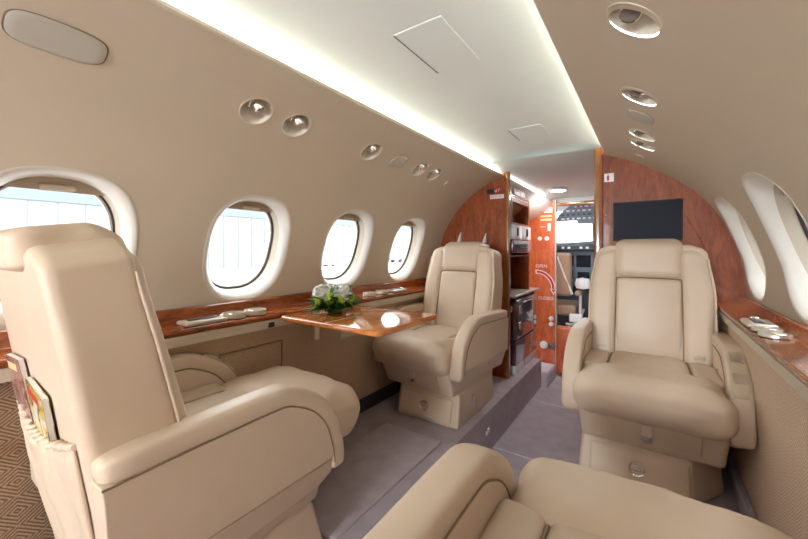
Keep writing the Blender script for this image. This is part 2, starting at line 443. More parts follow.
for side, lb in ((-1, 'long white light strip glowing in the cove between left wall and ceiling'), (1, 'long white light strip glowing in the cove between right wall and ceiling')):
    m = MB(); x = side * .345
    m.rbox((x, (YR + YEND[side]) / 2, 1.2375 + .006), (.014, (YEND[side] - YR) / 2 - .01, .005), .004, 2, 2)
    tag(m.build('light_strip', LEDM), lb, 'light', 'cove light strips')

# ------------------------------------------------------------------ reading lights and speakers
def reading_light(side, yl, label, ang):
    c = Vector(W(side, yl, SL)); nx, nz = nrm(SL); N = Vector((side * nx, 0, nz))
    root = thing('reading_light', label, 'light', tuple(c), 0, 'recessed reading lights')
    f = lambda x, y, z: (x, y, z)
    b = MB(); b.lathe([(.0425, -.004), (.0465, -.0005), (.0468, .0010), (.0450, .0018), (.043, .0005), (.040, -.012), (.034, -.026), (.026, -.036), (.012, -.041), (.001, -.042)], (0, 0, 0), N, 40, cap0=False)
    b.build('recess', RECESS, root, smooth=60)
    up = Vector((-side * nz, 0, side * side * 0)) ; T = Vector((0, 1, 0)).cross(N); T = T if T.z > 0 else -T
    o = T * .013 + N * -.016
    ax = (N * .75 + Vector((0, math.cos(ang), 0)) * .45 - T * .35).normalized()
    l = MB(); l.lathe([(.002, -.016), (.012, -.014), (.0165, -.006), (.0175, .008), (.0175, .016), (.0155, .018), (.0145, .016)], o, ax, 24, cap1=False)
    hd = l.build('lamp_head', CHROME, root, smooth=40)
    g = MB(); g.lathe([(.0148, .0150), (.008, .0145), (.001, .0145)], o, ax, 20, cap0=False); g.build('lens', plain('lamp_lens', (.25, .2, .17, 1), .15, coat=.5) if 'lamp_lens' not in bpy.data.materials else bpy.data.materials['lamp_lens'], hd)
    c2 = MB(); c2.tube([tuple(o - T * .016 + Vector((0, -.016, 0))), tuple(o + Vector((0, -.02, 0))), tuple(o + T * .014 + Vector((0, -.014, 0)))], .003, 8); c2.build('lamp_bracket', CHROME, root)
txt = ['nearest the camera, left of a pair', 'right of the nearest pair', 'alone before the grey oval speaker, over the table', 'first past the oval speaker', 'last in the row']
for yl, t in zip(LIGHTS, txt): reading_light(-1, yl, 'round recessed reading light on left wall, ' + t, 0)
txt = [None, 'big one at the top edge of the photo', 'second from the top, above the grey oval speaker', 'upper of the two just below the oval speaker', 'lowest in the row, nearest the wood bulkhead']
for yl, t in zip(LIGHTS, txt):
    if t: reading_light(1, yl - .015, 'round recessed reading light on right wall, ' + t, PI)
GRILLE = plain('speaker_grille', (.56, .51, .43, 1), .8, spec=.2, bump=.6, bscale=900)
def wall_oval(name, side, yc, sc, a, b, n, mat, label, cat, group, th=.0035, tilt=0, rim=None):
    def rg(f, h):
        out = []
        for i in range(56):
            u, v = oval(a * f, b * f, n, 2 * PI * i / 56)
            out.append(W(side, yc + u * math.cos(tilt) - v * math.sin(tilt), sc + u * math.sin(tilt) + v * math.cos(tilt), h))
        return out
    m = MB(); m.loft([rg(1, -.002), rg(1, th * .7), rg(.96, th), rg(.8, th), rg(.55, th), rg(.3, th), rg(.05, th)], False, True)
    o = tag(m.build(name, mat, smooth=50), label, cat, group)
    e = MB(); e.loft([rg(1.0, .0005), rg(1.035, .0012), rg(1.05, -.001)], False, False); e.build('rim', rim or SEAM, o, smooth=60)
    return o
wall_oval('speaker', -1, .183, SL + .005, .068, .034, 3.2, GRILLE, 'large long oval speaker panel high on the left wall at the photo corner', 'speaker', 'flush speakers')
wall_oval('speaker', -1, 1.265, SL, .046, .036, 3, GRILLE, 'small grey oval speaker among the reading lights on left wall', 'speaker', 'flush speakers')
wall_oval('speaker', 1, 1.235, SL, .046, .036, 3, GRILLE, 'grey oval speaker between reading lights on right wall', 'speaker', 'flush speakers')
wall_oval('plug_cap', -1, 1.76, SL - .03, .020, .020, 2, CREAMSTRIP, 'small round cover cap on left wall near the bulkhead top', 'cap', None, .003, rim=CREAMSTRIP)
wall_oval('plug_cap', 1, 1.79, SL + .015, .024, .016, 2.5, CREAMSTRIP, 'small pale oval cap on right wall just above the bulkhead', 'cap', None, .003, rim=CREAMSTRIP)

# ------------------------------------------------------------------ lower walls, ledges, floor
XA0, XA1, ZA = -.185, .182, -.20
def lower_wall(side, y0, y1, mat, nm):
    p = [(.665, .515), (.698, .43), (.706, .25), (.702, .10), (.698, -.02)] if side < 0 else [(.692, .533), (.702, .42), (.706, .25), (.702, .10), (.698, -.02)]
    m = MB(); ny = 2
    vs = [(side * x, lerp(y0, y1, i / ny), z) for i in range(ny + 1) for x, z in p] + [(side * .80, lerp(y0, y1, i / ny), z) for i in range(0) for x, z in ((0, .515), (0, -.02))]
    n = len(p)
    m.add(vs, [(i * n + j, i * n + j + 1, (i + 1) * n + j + 1, (i + 1) * n + j) for i in range(ny) for j in range(n - 1)])
    return struct(m.build(nm, mat, smooth=60))
lower_wall(-1, YR, .36, FABRIC, 'trim_1'); lower_wall(-1, .36, 2.15, TWEED, 'trim_2')
lower_wall(1, YR, 1.95, TWEED_LIT, 'trim_3')
for side, nm, ye in ((-1, 'baseboard_left', 2.15), (1, 'baseboard_right', 1.95)):
    m = MB(); q = .014; m.extr_y([(side * (.684 + q), 0), (side * (.668 + q), 0), (side * (.666 + q), .045), (side * (.672 + q), .055), (side * (.684 + q), .058)], YR, ye)
    struct(m.build(nm, [CARPET if side > 0 else DARKTRIM], smooth=30))
def ledge(side, y0, y1, label, xf=.640, dz=0.0):
    w = MB(); q = side
    w.extr_y([(q * x, z) for x, z in ((xf, .540 + dz), (xf - .003, .547 + dz), (xf + .001, .554 + dz), (.735, .556 + dz), (.742, .560 + dz), (.752, .594), (.758, .598), (.772, .598), (.772, .535), (xf + .005, .535 + dz))], y0, y1)
    o = tag(w.build('side_ledge', WOODM, smooth=30, bevel=.002), label, 'ledge')
    s_ = MB(); s_.extr_y([(q * (xf + .002), .535 + dz), (q * (xf + .008), .505 + dz), (q * (xf + .025), .505 + dz), (q * (xf + .025), .535 + dz)], y0, y1); s_.build('edge_strip', CREAMSTRIP, o, smooth=20)
    return o
ll = ledge(-1, YR, 2.15, 'long glossy wood ledge running along left wall under the windows')
rl = ledge(1, YR, 1.95, 'glossy wood ledge along right wall beside the far right seat', .672, .018)
# left ledge: cream arm panel below, past the table
m = MB(); m.rbox((-.690, 1.62, .475), (.010, .45, .018), .008, 2, 2); m.rbox((-.700, 1.62, .405), (.008, .45, .03), .008, 2, 2)
m.build('lower_rail', CREAMSTRIP, ll)
m = MB(); m.rbox((-.655, .78, .518), (.012, .012, .010), .003, 2, 2); m.build('table_catch', BLACK, ll)
m = MB(); m.bx(-.708, -.698, .62, .86, .30, .44)
m.build('storage_pocket', TWEED, ll, bevel=.006)
m = MB(); m.tube([(-.697, .62, .31), (-.694, .62, .44), (-.694, .86, .44), (-.697, .86, .31)], .003, 6); m.build('pocket_piping', SEAM, ll)

m = MB()
m.bx(-.72, XA0 - .012, YR, 2.68, -.03, 0); m.bx(XA1 + .012, .72, YR, 1.99, -.03, 0)
m.bx(XA0 - .012, XA0, YR, 2.68, ZA - .02, 0); m.bx(XA1, XA1 + .012, YR, 2.2, ZA - .02, 0)
m.bx(-.9, .9, YR, 4.9, ZA - .05, ZA)

struct(m.build('floor', CARPET, smooth=0))
m = MB(); m.rbox((-.375, .98, .004), (.14, .30, .006), .005, 2, 2)
tag(m.build('carpet_hatch', CARPETH), 'raised rectangular carpet patch on the floor between the two left seats', 'carpet')
m = MB(); m.bx(XA0 + .004, XA1 - .004, 1.72, 1.735, ZA - .001, ZA + .004); m.bx(XA0 + .004, XA1 - .004, 2.4, 2.43, ZA - .001, ZA + .006)
struct(m.build('trim_4', CARPETH))
m = MB(); m.rbox((0, 0, 0), (.006, .022, .014), .005, 3, 2); sl = tag(m.build('step_light', CHROME), 'small silver step light set in the carpeted aisle step', 'light'); sl.location = (XA0 + .004, 1.63, -.085)
m = MB(); m.rbox((.004, 0, -.002), (.004, .016, .008), .003, 3, 2); m.build('lens', WHITEGLOSS, sl)

# ledge fittings --------------------------------------------------
def tray(side, y, label, x=.69, sc=1.0):
    t = thing('switch_tray', label, 'panel', (side * x, y, .5565 if side < 0 else .5745))
    m = MB(); m.rbox((0, 0, .004), (.036 * sc, .062 * sc, .0065), .006, 3, 2); m.build('plate', SATIN if side > 0 else CREAMSTRIP, t)
    m = MB(); m.rbox((-.004, 0, .011), (.012 * sc, .042 * sc, .002), .0018, 2, 2); m.build('switch_panel', BLACK, t)
    m = MB(); m.rbox((0, .055 * sc, .012), (.010, .008, .004), .003, 2, 2); m.build('latch', CHROME, t)
def cup(side, y, label, x=.69, r=.038, h=.016):
    t = thing('cup_holder', label, 'cup holder', (side * x, y, .5565 if side < 0 else .5745), 0, 'cup holders in the side ledges')
    m = MB(); m.lathe([(r, 0), (r, h * .7), (r * .95, h), (r * .86, h), (r * .82, h * .7), (r * .8, .001)], (0, 0, 0), (0, 0, 1), 32, cap0=False, cap1=False); m.build('ring', SATIN if side > 0 else CREAMSTRIP, t, smooth=50)
    m = MB(); m.lathe([(r * .81, .0015), (.001, .0012)], (0, 0, 0), (0, 0, 1), 32, cap0=False); m.build('cup_base', PLASTIC, t)
    m = MB(); m.rbox((0, -r * .5, h * .7), (r * .55, r * .12, h * .28), .003, 2, 2); m.build('tab', CHROME, t)
tray(-1, .565, 'cream switch tray with dark slot on left ledge behind the near seat'); 
cup(-1, .665, 'cream round cup holder on left ledge, next to the switch tray'); cup(-1, .745, 'cream round cup holder on left ledge, next to the table hinge')
cup(-1, 1.37, 'cream cup holder on left ledge just past the flower arrangement', r=.034); cup(-1, 1.47, 'cream cup holder on left ledge beside the farther switch tray', r=.034); tray(-1, 1.60, 'cream switch tray on left ledge beside the far left seat', sc=.95)
tray(1, 1.365, 'silver switch tray with black slot on right ledge', x=.706, sc=.85); cup(1, 1.275, 'silver cup holder on right ledge, next to the switch tray', x=.706, r=.030, h=.009); cup(1, 1.205, 'silver cup holder on right ledge, nearest the camera', x=.706, r=.030, h=.009)

# ------------------------------------------------------------------ table and flowers
def rrect(x0, x1, y0, y1, r, n=6):
    out = []
    for (cx, cy, a0) in ((x1 - r, y1 - r, 0), (x0 + r, y1 - r, 90), (x0 + r, y0 + r, 180), (x1 - r, y0 + r, 270)):
        for i in range(n + 1):
            a = R(a0 + 90 * i / n); out.append((cx + r * math.cos(a), cy + r * math.sin(a)))
    return out
tb = thing('folding_table', 'glossy orange wood table folded out from left ledge, flowers on top', 'table', (-.65, .970, .5475))
m = MB()
rg = lambda q, z: [(x, y, z) for x, y in rrect(.016 + q, .475 - q, -.172 + q, .178 - q, .022)]
m.loft([rg(.004, -.017), rg(0, -.014), rg(0, -.005), rg(.003, -.001), rg(.006, 0)])
m.build('tabletop', TABLEW, tb, smooth=40)
m = MB(); m.bx(.25, .2525, -.166, .171, -.0005, .0006); m.build('fold_line', CREAMSTRIP, tb)
for hy_ in (-.12, .12):
    m = MB(); m.rbox((.01, hy_, -.013), (.014, .03, .009), .004, 2, 2); m.build('hinge', BLACK, tb)
m = MB(); m.rbox((.10, 0, -.035), (.10, .012, .012), .005, 2, 2); m.rbox((.02, 0, -.07), (.012, .012, .05), .005, 2, 2); m.build('support_arm', SATIN, tb)

fl = thing('flower_arrangement', 'low bunch of white blooms and green leaves on the folding table', 'flowers', (-.522, .968, .5485))
def blob(mb, c, r, seed, amp=.18, n=10, squash=1.0, petals=0):
    rnd = random.Random(seed); ph = [rnd.uniform(0, 6.28) for _ in range(6)]
    rings = []
    for i in range(n + 1):
        a = PI * i / n; ring = []
        for k in range(2 * n):
            b = 2 * PI * k / (2 * n)
            q = r * (1 + amp * (math.sin(5 * b + ph[0] + 3 * a) * math.sin(4 * a + ph[1]) + .5 * math.sin(9 * b + ph[2]) * math.sin(7 * a + ph[3])))
            ring.append((c[0] + q * math.sin(a) * math.cos(b), c[1] + q * math.sin(a) * math.sin(b), c[2] + q * squash * math.cos(a)))
        rings.append(ring)
    mb.loft(rings)
def petal_ball(mb, c, R0, n, seed):
    rnd = random.Random(seed)
    for i in range(n):
        z = 1 - 1.7 * i / n; a = i * 2.39996; rr = math.sqrt(max(0, 1 - z * z))
        d = Vector((rr * math.cos(a), rr * math.sin(a), z)); p = Vector(c) + d * R0 * rnd.uniform(.72, 1.0)
        u = d.orthogonal().normalized(); u.rotate(Matrix.Rotation(rnd.uniform(0, 6), 3, d)); v = d.cross(u); s_ = R0 * rnd.uniform(.34, .46)
        vs = []; fs = []
        for j in range(3):
            for k in range(6):
                b = 2 * PI * k / 6; q = s_ * (.35 + .33 * j)
                vs.append(tuple(p + u * math.cos(b) * q + v * math.sin(b) * q * .8 + d * (.25 * s_ * (j ** 1.5) / 2 * (1 if k % 2 else .3))))
        vs.append(tuple(p - d * .1 * s_)); ci = len(vs) - 1
        for j in range(2):
            for k in range(6): fs.append((j * 6 + k, j * 6 + (k + 1) % 6, (j + 1) * 6 + (k + 1) % 6, (j + 1) * 6 + k))
        for k in range(6): fs.append((ci, (k + 1) % 6, k))
        mb.add(vs, fs)
for i, (c, r) in enumerate((((-.028, -.040, .070), .033), ((.02, .020, .068), .036), ((-.045, .02, .072), .030), ((.028, -.012, .050), .026))):
    m = MB(); blob(m, c, r * .8, i, .1); petal_ball(m, c, r, 34, i); m.build('white_flower', PETAL, fl, smooth=60)
for i, (c, r) in enumerate((((.034, -.058, .048), .014), ((.046, -.022, .050), .0165), ((.052, .030, .046), .013), ((.0, -.080, .050), .014), ((.022, -.046, .066), .013), ((.03, .062, .052), .012))):
    m = MB(); blob(m, c, r, 30 + i, .08, 10); petal_ball(m, c, r, 20, 60 + i); m.build('lime_bloom', LIME, fl, smooth=60)
def leaf(mb, base, direc, L, w, droop, seed=0):
    d = Vector(direc).normalized(); sde = d.cross(Vector((0, 0, 1)))
    sde = sde.normalized() if sde.length > .01 else Vector((1, 0, 0)); upv = sde.cross(d); n = 6; vs = []
    for i in range(n + 1):
        t = i / n; p = Vector(base) + d * L * t + Vector((0, 0, -droop * L * t * t)); ww = w * math.sin(PI * min(1, .08 + .92 * t) ** .8) * (1 if i < n else 0)
        vs += [tuple(p - sde * ww + upv * ww * .35), tuple(p - upv * .0006), tuple(p + sde * ww + upv * ww * .35)]
    vs = [(x, y, max(z, .0018)) for x, y, z in vs]
    o = len(vs); vs += [(x, y, z - .0012) for x, y, z in vs]
    fs = []
    for i in range(n):
        for j in range(2):
            a = i * 3 + j; fs.append((a, a + 1, a + 4, a + 3)); fs.append((o + a + 3, o + a + 4, o + a + 1, o + a))
    mb.add(vs, fs)
rnd = random.Random(3)
ma, mc = MB(), MB()
for i in range(230):
    a = rnd.uniform(0, 2 * PI); e = rnd.uniform(-.05, 1.3); rr = rnd.uniform(.015, .05)
    base = (rr * math.cos(a) * .9, rr * math.sin(a) * 1.35, .014 + rnd.uniform(0, .03))
    leaf(ma if i % 3 else mc, base, (math.cos(a), math.sin(a) * 1.2, e), rnd.uniform(.038, .064), rnd.uniform(.008, .013), rnd.uniform(.1, .5))
for (bx, by) in ((-.005, -.01), (-.02, .075), (.01, .06), (-.01, .03)):
    for k in range(4): leaf(mc, (bx, by, .05), (rnd.uniform(-.4, .4), rnd.uniform(-.4, .4), 1), .055, .007, 0)
f_ = ma.build('leaves', GREENLEAF, fl, smooth=60); mc.build('young_leaves', LEAFLIT, fl, smooth=60)
m = MB(); m.lathe([(.030, .0015), (.040, .012), (.036, .022), (.02, .026)], (0, 0, 0), (0, 0, 1), 24); m.build('bowl', GREENLEAF, fl)

# ------------------------------------------------------------------ seats (local +y = where the sitter looks)
ARM = [(-.285, .470), (-.20, .474), (-.10, .477), (0, .479), (.05, .476), (.095, .458), (.135, .434), (.170, .400), (.196, .358), (.212, .31), (.220, .27), (.223, .225)]
def arm_path(n=5):
    return catmull(ARM, n)
def make_seat(label, loc, rz, recline, outboard, pocket=False, drawer=True, group='leather club seats', arm_dy=0.0, swivel=0.0, ext=0.0):
    root = thing('club_seat', label, 'seat', loc, rz, group)
    a = R(recline); yb, zb = -.20, .325; ca, sa = math.cos(a), math.sin(a)
    def B(x, v, w): return (x, yb + v * ca - w * sa, zb + w * ca + v * sa)
    # base -------------------------------------------------------
    m = MB()
    def basefn(x, y, z):
        k = 1 - .05 * sstep(.0, .14, z); yy = y - .03 * sstep(.02, .14, z) * (1 if y > 0 else 0)
        return (x * k, yy, z)
    o_ = outboard; plan = [(-.2, -.24), (-.2, .195), (.115, .195), (.2, .07), (.2, -.24)]
    m.loft([[(o_ * x * k, y - (dy if y > 0 else 0), z) for x, y in plan] for k, dy, z in ((1, 0, 0), (1, .004, .03), (.97, .028, .125), (.95, .034, .14))])
    base = m.build('base', LEATHER, root, smooth=30, bevel=.010)
    m = MB(); m.rbox((-outboard * .028, .190, .066), (.138, .011, .052), .010, 3, 4, fn=lambda x, y, z: (x, y - .03 * sstep(.02, .14, z), z))
    dr = m.build('drawer', LEATHER, root, smooth=60)
    m = MB(); m.lathe([(.0225, 0), (.0235, .004), (.022, .007), (.018, .005), (.016, .002), (.001, .001)], (-outboard * .028, .187, .068), (0, 1, .2), 28, cap0=False); m.rbox((-outboard * .028, .190, .066), (.012, .006, .005), .003, 2, 2); m.build('drawer_handle', CHROME, dr, smooth=50)
    m = MB()
    sx = -outboard
    m.rbox((sx * .199, .03, .075), (.004, .012, .030), .003, 2, 2); m.build('track_lever', CHROME, base)
    # seat box ---------------------------------------------------
    m = MB()
    def boxfn(x, y, z):
        k = 1 + .03 * sstep(.14, .26, z); return (x * k, y + (.045 * sstep(.13, .27, z) if y > 0 else 0), z)
    m.rbox((0, -.02, .197), (.193, .205, .065), .018, 3, 4, fn=boxfn)
    bxo = m.build('seat_box', LEATHER, root, smooth=60)
    m = MB(); m.rbox((0, .187, .200), (.135, .006, .040), .005, 2, 3, fn=lambda x, y, z: (x, y + .045 * sstep(.13, .27, z), z))
    fp = m.build('footrest_panel', LEATHER, bxo, smooth=60)
    m = MB(); m.rbox((0, .225, .218), (.0145, .006, .022), .005, 2, 2, fn=lambda x, y, z: (x, y + .12 * (z - .2), z)); m.build('pull_tab', LEATHER, root, smooth=60)
    m = MB(); m.rbox((0, .216, .185), (.0125, .006, .012), .004, 2, 2); m.build('pull_buckle', CHROME, root, smooth=60)
    # cushions ---------------------------------------------------
    m = MB()
    def wr(x, y, z): return .0026 * math.sin(x * 60 + y * 25) * math.sin(y * 48 + 1.2 * math.sin(x * 18))
    def rollfn(x, y, z):
        x = x * (1 + .05 * sstep(.205, .265, y)); y = y + ext * sstep(.10, .20, y)
        top = sstep(.30, .37, z); fr = sstep(.2, .27, y)
        return (x, y + wr(x, z, 0) * fr * 1.4 - .02 * sstep(.32, .25, z) * fr, z + wr(x, y, z) * top - .014 * (abs(x) / .2) ** 3 * top - .010 * math.exp(-(x / .12) ** 2) * 0)
    m.rbox((0, .195, .314), (.200, .104, .076), .052, 6, 12, fn=rollfn)
    cu = m.build('seat_cushion', LEATHER, root, smooth=75)
    m = MB(); m.rbox((0, -.04, .303), (.1195, .20, .070), .014, 4, 8, fn=lambda x, y, z: (x, y, z + (wr(x, y, z) + .006 * math.cos(x / .122 * 1.5) - .012 * sstep(.0, -.2, y)) * sstep(.29, .36, z)))
    pd_ = m.build('seat_pad', LEATHER, root, smooth=75)
    for sd in (-1, 1):
        m = MB(); m.tube([(sd * .1205, y, .3690 - .014 * sstep(.0, -.2, y)) for y in [lerp(-.17, .10, i / 10) for i in range(11)]], .0030, 6); m.build('seam', SEAM, pd_, smooth=60)
    for sd in (-1, 1):
        m = MB(); m.rbox((sd * .1605, -.05, .308), (.0385, .17, .070), .017, 5, 6, fn=lambda x, y, z: (x, y, z + wr(x, y, z) * sstep(.29, .36, z) - .02 * sstep(.0, -.19, y)))
        m.build('side_bolster', LEATHER, root, smooth=75)
    # backrest ---------------------------------------------------
    def narrow(x, w): return x * (1 - .09 * sstep(.24, .47, w) ** 1.3) * (1 - .03 * sstep(.1, -.1, w))
    def vt(v, w): return v * (1 - .31 * sstep(0, .45, w)) if v > 0 else v
    def drop(x, w): return w - .022 * sstep(.150, .211, abs(x)) ** 2 * sstep(.25, .455, w)
    def shellfn(x, v, w): return B(narrow(x, w), vt(v, w), drop(x, w))
    m = MB(); m.rbox((0, .000, .179), (.213, .070, .298), .020, 5, 10, fn=shellfn)
    sh = m.build('back_shell', LEATHER, root, smooth=75)
    for sd in (-1, 1):
        m = MB()
        m.tube([B(narrow(sd * .2105, w), vt(.066, w), drop(.2105, w)) for w in [lerp(-.06, .44, i / 18) for i in range(19)]], .0042, 8)
        m.build('piping', LEATHER, sh, smooth=75)
    for sd in (-1, 1):
        m = MB()
        def wingfn(x, v, w):
            return B(narrow(x, w), vt(v, w), drop(x, w))
        m.rbox((sd * .1575, .04, .213), (.0455, .052, .240), .026, 6, 10, fn=wingfn)
        m.build('back_wing', LEATHER, root, smooth=75)
    m = MB(); m.rbox((0, .02, .155), (.1135, .042, .180), .016, 4, 8, fn=lambda x, v, w: B(x * (1 - .03 * sstep(.1, .33, w)), v + (.012 * math.cos(x / .1135 * 1.4) + .008 * math.sin(w * 9)) * (v > .03), w))
    bp_ = m.build('back_panel', LEATHER, root, smooth=75)
    for sd in (-1, 1):
        m = MB(); m.tube([B(sd * .1135 * (1 - .03 * sstep(.1, .33, w)), vt(.075, w), w) for w in [lerp(.02, .335, i / 10) for i in range(11)]], .0030, 6); m.build('seam', SEAM, bp_, smooth=60)
    m = MB(); m.tube([B(lerp(-.108, .108, i / 8), .056, .336) for i in range(9)], .0032, 6); m.build('seam', SEAM, bp_, smooth=60)
    m = MB(); m.rbox((0, -.016, .422), (.1185, .084, .086), .036, 7, 8, fn=lambda x, v, w: B(x, v + (.006 * math.cos(x / .1185 * 1.4) if v > 0 else 0) - .022 * sstep(.46, .51, w) * (v > 0) + (.010 if v < 0 else 0), lerp(w, .436 + (w - .336) * .42, sstep(-.01, -.06, v))))
    hr = m.build('headrest', LEATHER, root, smooth=75)
    # arms -------------------------------------------------------
    P = arm_path()
    for sd in (-1, 1):
        xc = sd * .2235
        m = MB(); rings = []; np_ = len(P)
        for i, (y, z) in enumerate(P):
            d = Vector((P[min(i + 1, np_ - 1)][0] - P[max(i - 1, 0)][0], P[min(i + 1, np_ - 1)][1] - P[max(i - 1, 0)][1])).normalized(); nn = Vector((-d.y, d.x))
            e = min(i, np_ - 1 - i); sc = 1 if e > 2 else (.55, .85, .96)[e]
            ring = []
            for k in range(24):
                u, v = oval(.0290 * (1 if e > 2 else sc), .022 * sc, 4.5, 2 * PI * k / 24)
                ring.append((xc + u, y + arm_dy + nn.x * (v - .022), z + nn.y * (v - .022)))
            rings.append(ring)
        m.loft(rings); arm = m.build('armrest', LEATHER, root, smooth=60)
        poly = []
        for i, (y, z) in enumerate(P):
            d = Vector((P[min(i + 1, np_ - 1)][0] - P[max(i - 1, 0)][0], P[min(i + 1, np_ - 1)][1] - P[max(i - 1, 0)][1])).normalized(); nn = Vector((-d.y, d.x))
            poly.append((y + arm_dy - nn.x * .040, z - nn.y * .040))
        top = [p for p in poly if p[1] > .262]
        pp = top + [(top[-1][0] + .001, .262), (-.272, .262), (-.280, .40)]
        m = MB(); m.prism(pp, xc - .0280, xc + .0280); m.build('side_panel', LEATHER, arm, smooth=30, bevel=.005)
        for xs_ in (-1, 1):
            m = MB(); m.tube([(xc + xs_ * .0278, y, z) for y, z in poly if z > .245], .0019, 6); m.build('seam', SEAM, arm, smooth=60)
        m = MB(); m.prism([(.196 + arm_dy, .257), (.185 + arm_dy, .215), (.15 + arm_dy, .195), (-.25, .185), (-.258, .257)], xc - .0275, xc + .0275, fn=lambda x, y, z: (x - sd * (.004 + .30 * (.257 - z)), y, z)); m.build('arm_skirt', LEATHER, arm, smooth=30, bevel=.005)
        # seat belt buckle by the hip
        m = MB(); m.rbox((sd * .158, -.135, .384), (.017, .022, .007), .005, 2, 2, fn=lambda x, y, z: (x, y, z + .0)); bl = m.build('belt_buckle', SATIN if False else CREAMSTRIP, root, smooth=50)
        m = MB(); m.rbox((sd * .158, -.168, .382), (.014, .02, .003), .002, 2, 2); m.build('belt_strap', PLASTIC, bl)
        if sd == outboard:
            m = MB()
            def onarm(t, x, h):
                i = max(1, min(np_ - 2, int(t))); y, z = P[i]; d = Vector((P[i + 1][0] - P[i - 1][0], P[i + 1][1] - P[i - 1][1])).normalized(); nn = Vector((-d.y, d.x)); return (xc + x, y + arm_dy + nn.x * h, z + nn.y * h)
            i0, i1 = 24, 40
            rings = []
            for i in range(i0, i1 + 1):
                wv = .021 * (1 if 1 < i - i0 and i < i1 - 1 else .75)
                rings.append([onarm(i, -wv, -.004), onarm(i, -wv, .003), onarm(i, -wv * .8, .0048), onarm(i, wv * .8, .0048), onarm(i, wv, .003), onarm(i, wv, -.004)])
            m.loft(rings); cp = m.build('control_panel', PLASTIC, arm, smooth=40)
            for (j0, j1) in ((26, 29), (33, 36)):
                m = MB(); m.loft([[onarm(i, -.016, .004), onarm(i, -.015, .0072), onarm(i, .015, .0072), onarm(i, .016, .004)] for i in range(j0, j1 + 1)]); m.build('control_button', SATIN, cp, smooth=40)
            m = MB(); m.lathe([(.013, 0), (.013, .003), (.009, .004), (.008, .002), (.006, .002), (.005, .0045), (.001, .005)], (xc - sd * .0280, .01 + arm_dy, .375), (-sd, 0, 0), 24); m.build('recline_button', CHROME, arm, smooth=40)
        else:
            m = MB(); m.lathe([(.006, 0), (.006, .002), (.001, .003)], (xc - sd * .0280, .10 + arm_dy, .33), (-sd, 0, 0), 16); m.build('jack_socket', CHROME, arm)
    if pocket:
        m = MB(); nx_, nw = 48, 16; front = []; back = []
        for j in range(nw + 1):
            t = j / nw; w = lerp(-.20, .170, t)
            for i in range(nx_ + 1):
                u = i / nx_; x = lerp(-.187, .187, u)
                bul = .004 + .014 * math.sin(PI * min(1, u * 1.0)) ** .7 * (.25 + .75 * sstep(-.1, .75, t)) * (1 if t < .93 else lerp(1, .8, (t - .93) / .07))
                ruf = .0070 * math.sin(x * 230 + 1.5 * math.sin(x * 40)) * sstep(.55, .95, t) + .006 * math.sin(x * 55 + t * 6) * sstep(.1, .5, t) * sstep(1, .7, t)
                wd = w - .035 * math.sin(PI * u) * sstep(.4, 1, t) * 0 - .028 * math.sin(PI * u) * t
                front.append(B(narrow(x, w) * lerp(.94, 1, t), -.0675 - bul - ruf * math.sin(PI * u) ** .5, wd))
        N1 = nx_ + 1
        fs = [(j * N1 + i, j * N1 + i + 1, (j + 1) * N1 + i + 1, (j + 1) * N1 + i) for j in range(nw) for i in range(nx_)]
        m.add(front, fs)
        pk = m.build('magazine_pocket', LEATHER, root, smooth=80)
        so = pk.modifiers.new('thickness', 'SOLIDIFY'); so.thickness = .004; so.offset = 1
        # rolled top hem of the pocket
        m = MB(); m.tube([front[nw * N1 + i] for i in range(N1)], .0055, 8); m.build('pocket_hem', LEATHER, pk, smooth=80)
    for c in root.children:
        if c.name.split('.')[0] not in ('base', 'drawer'): c.rotation_euler.z = swivel
    return root, B
seatRL, BRL = make_seat('beige leather seat in the left foreground, back to camera, magazines in its pocket', (-.445, .462, 0), 0, 9, -1, pocket=True, ext=.055)
seatRR, _ = make_seat('beige leather seat along the bottom edge, reclined, cut off by the frame', (.455, .462, 0), 0, 66, 1)
seatFL, _ = make_seat('beige leather seat facing aft behind the wood table on the left', (-.425, 1.60, 0), PI, 9, 1, swivel=R(-4.5))
seatFR, _ = make_seat('beige leather seat facing aft under the black monitor on the right', (.452, 1.580, 0), PI, 9, -1)

# magazines in the pocket ------------------------------------------------
def magazine(x, v, w, tilt, lean, label, c1, c2, c3):
    c = Vector(BRL(x, v, w)) + Vector((-.445, .462, 0))
    t = thing('magazine', label, 'magazine', tuple(c)); t.rotation_euler = (R(lean), R(tilt), 0)
    m = MB(); m.bx(-.058, .058, -.0035, .0035, -.095, .095); m.build('pages', WHITE, t)
    mt = NT('cover_' + label.split()[0]); tc = mt.node('ShaderNodeTexCoord'); n = mt.node('ShaderNodeTexNoise', i_Scale=22.0, i_Detail=2.0, i_Distortion=.8); mt.link(tc.outputs['Object'], n.inputs['Vector'])
    r = mt.node('ShaderNodeValToRGB'); e = r.color_ramp.elements; e[0].position = .38; e[0].color = c1; e[1].position = .62; e[1].color = c3
    k = e.new(.5); k.color = c2; mt.link(n.outputs['Fac'], r.inputs[0]); mt.link(r.outputs[0], mt.b.inputs['Base Color']); mt.b.inputs['Roughness'].default_value = .2
    m = MB(); m.bx(-.0585, .0585, -.0045, -.0034, -.0955, .0955); m.bx(-.0585, .0585, .0034, .0045, -.0955, .0955); m.bx(-.0595, -.0585, -.0045, .0045, -.0955, .0955); m.build('cover', mt.m, t)
    m = MB(); m.bx(-.045, .03, -.0050, -.0044, .070, .084); m.build('masthead', RED if c1[0] > .5 else GOLDTXT, t)
magazine(-.105, -.0775, .170, -4, 9, 'reddish magazine standing in the seat back pocket, nearer the window', (.30, .10, .08, 1), (.45, .25, .2, 1), (.15, .04, .05, 1))
magazine(.025, -.0775, .140, 6, 9, 'yellow and white magazine in the seat back pocket, nearer the aisle', (.75, .72, .66, 1), (.62, .45, .05, 1), (.16, .07, .05, 1))
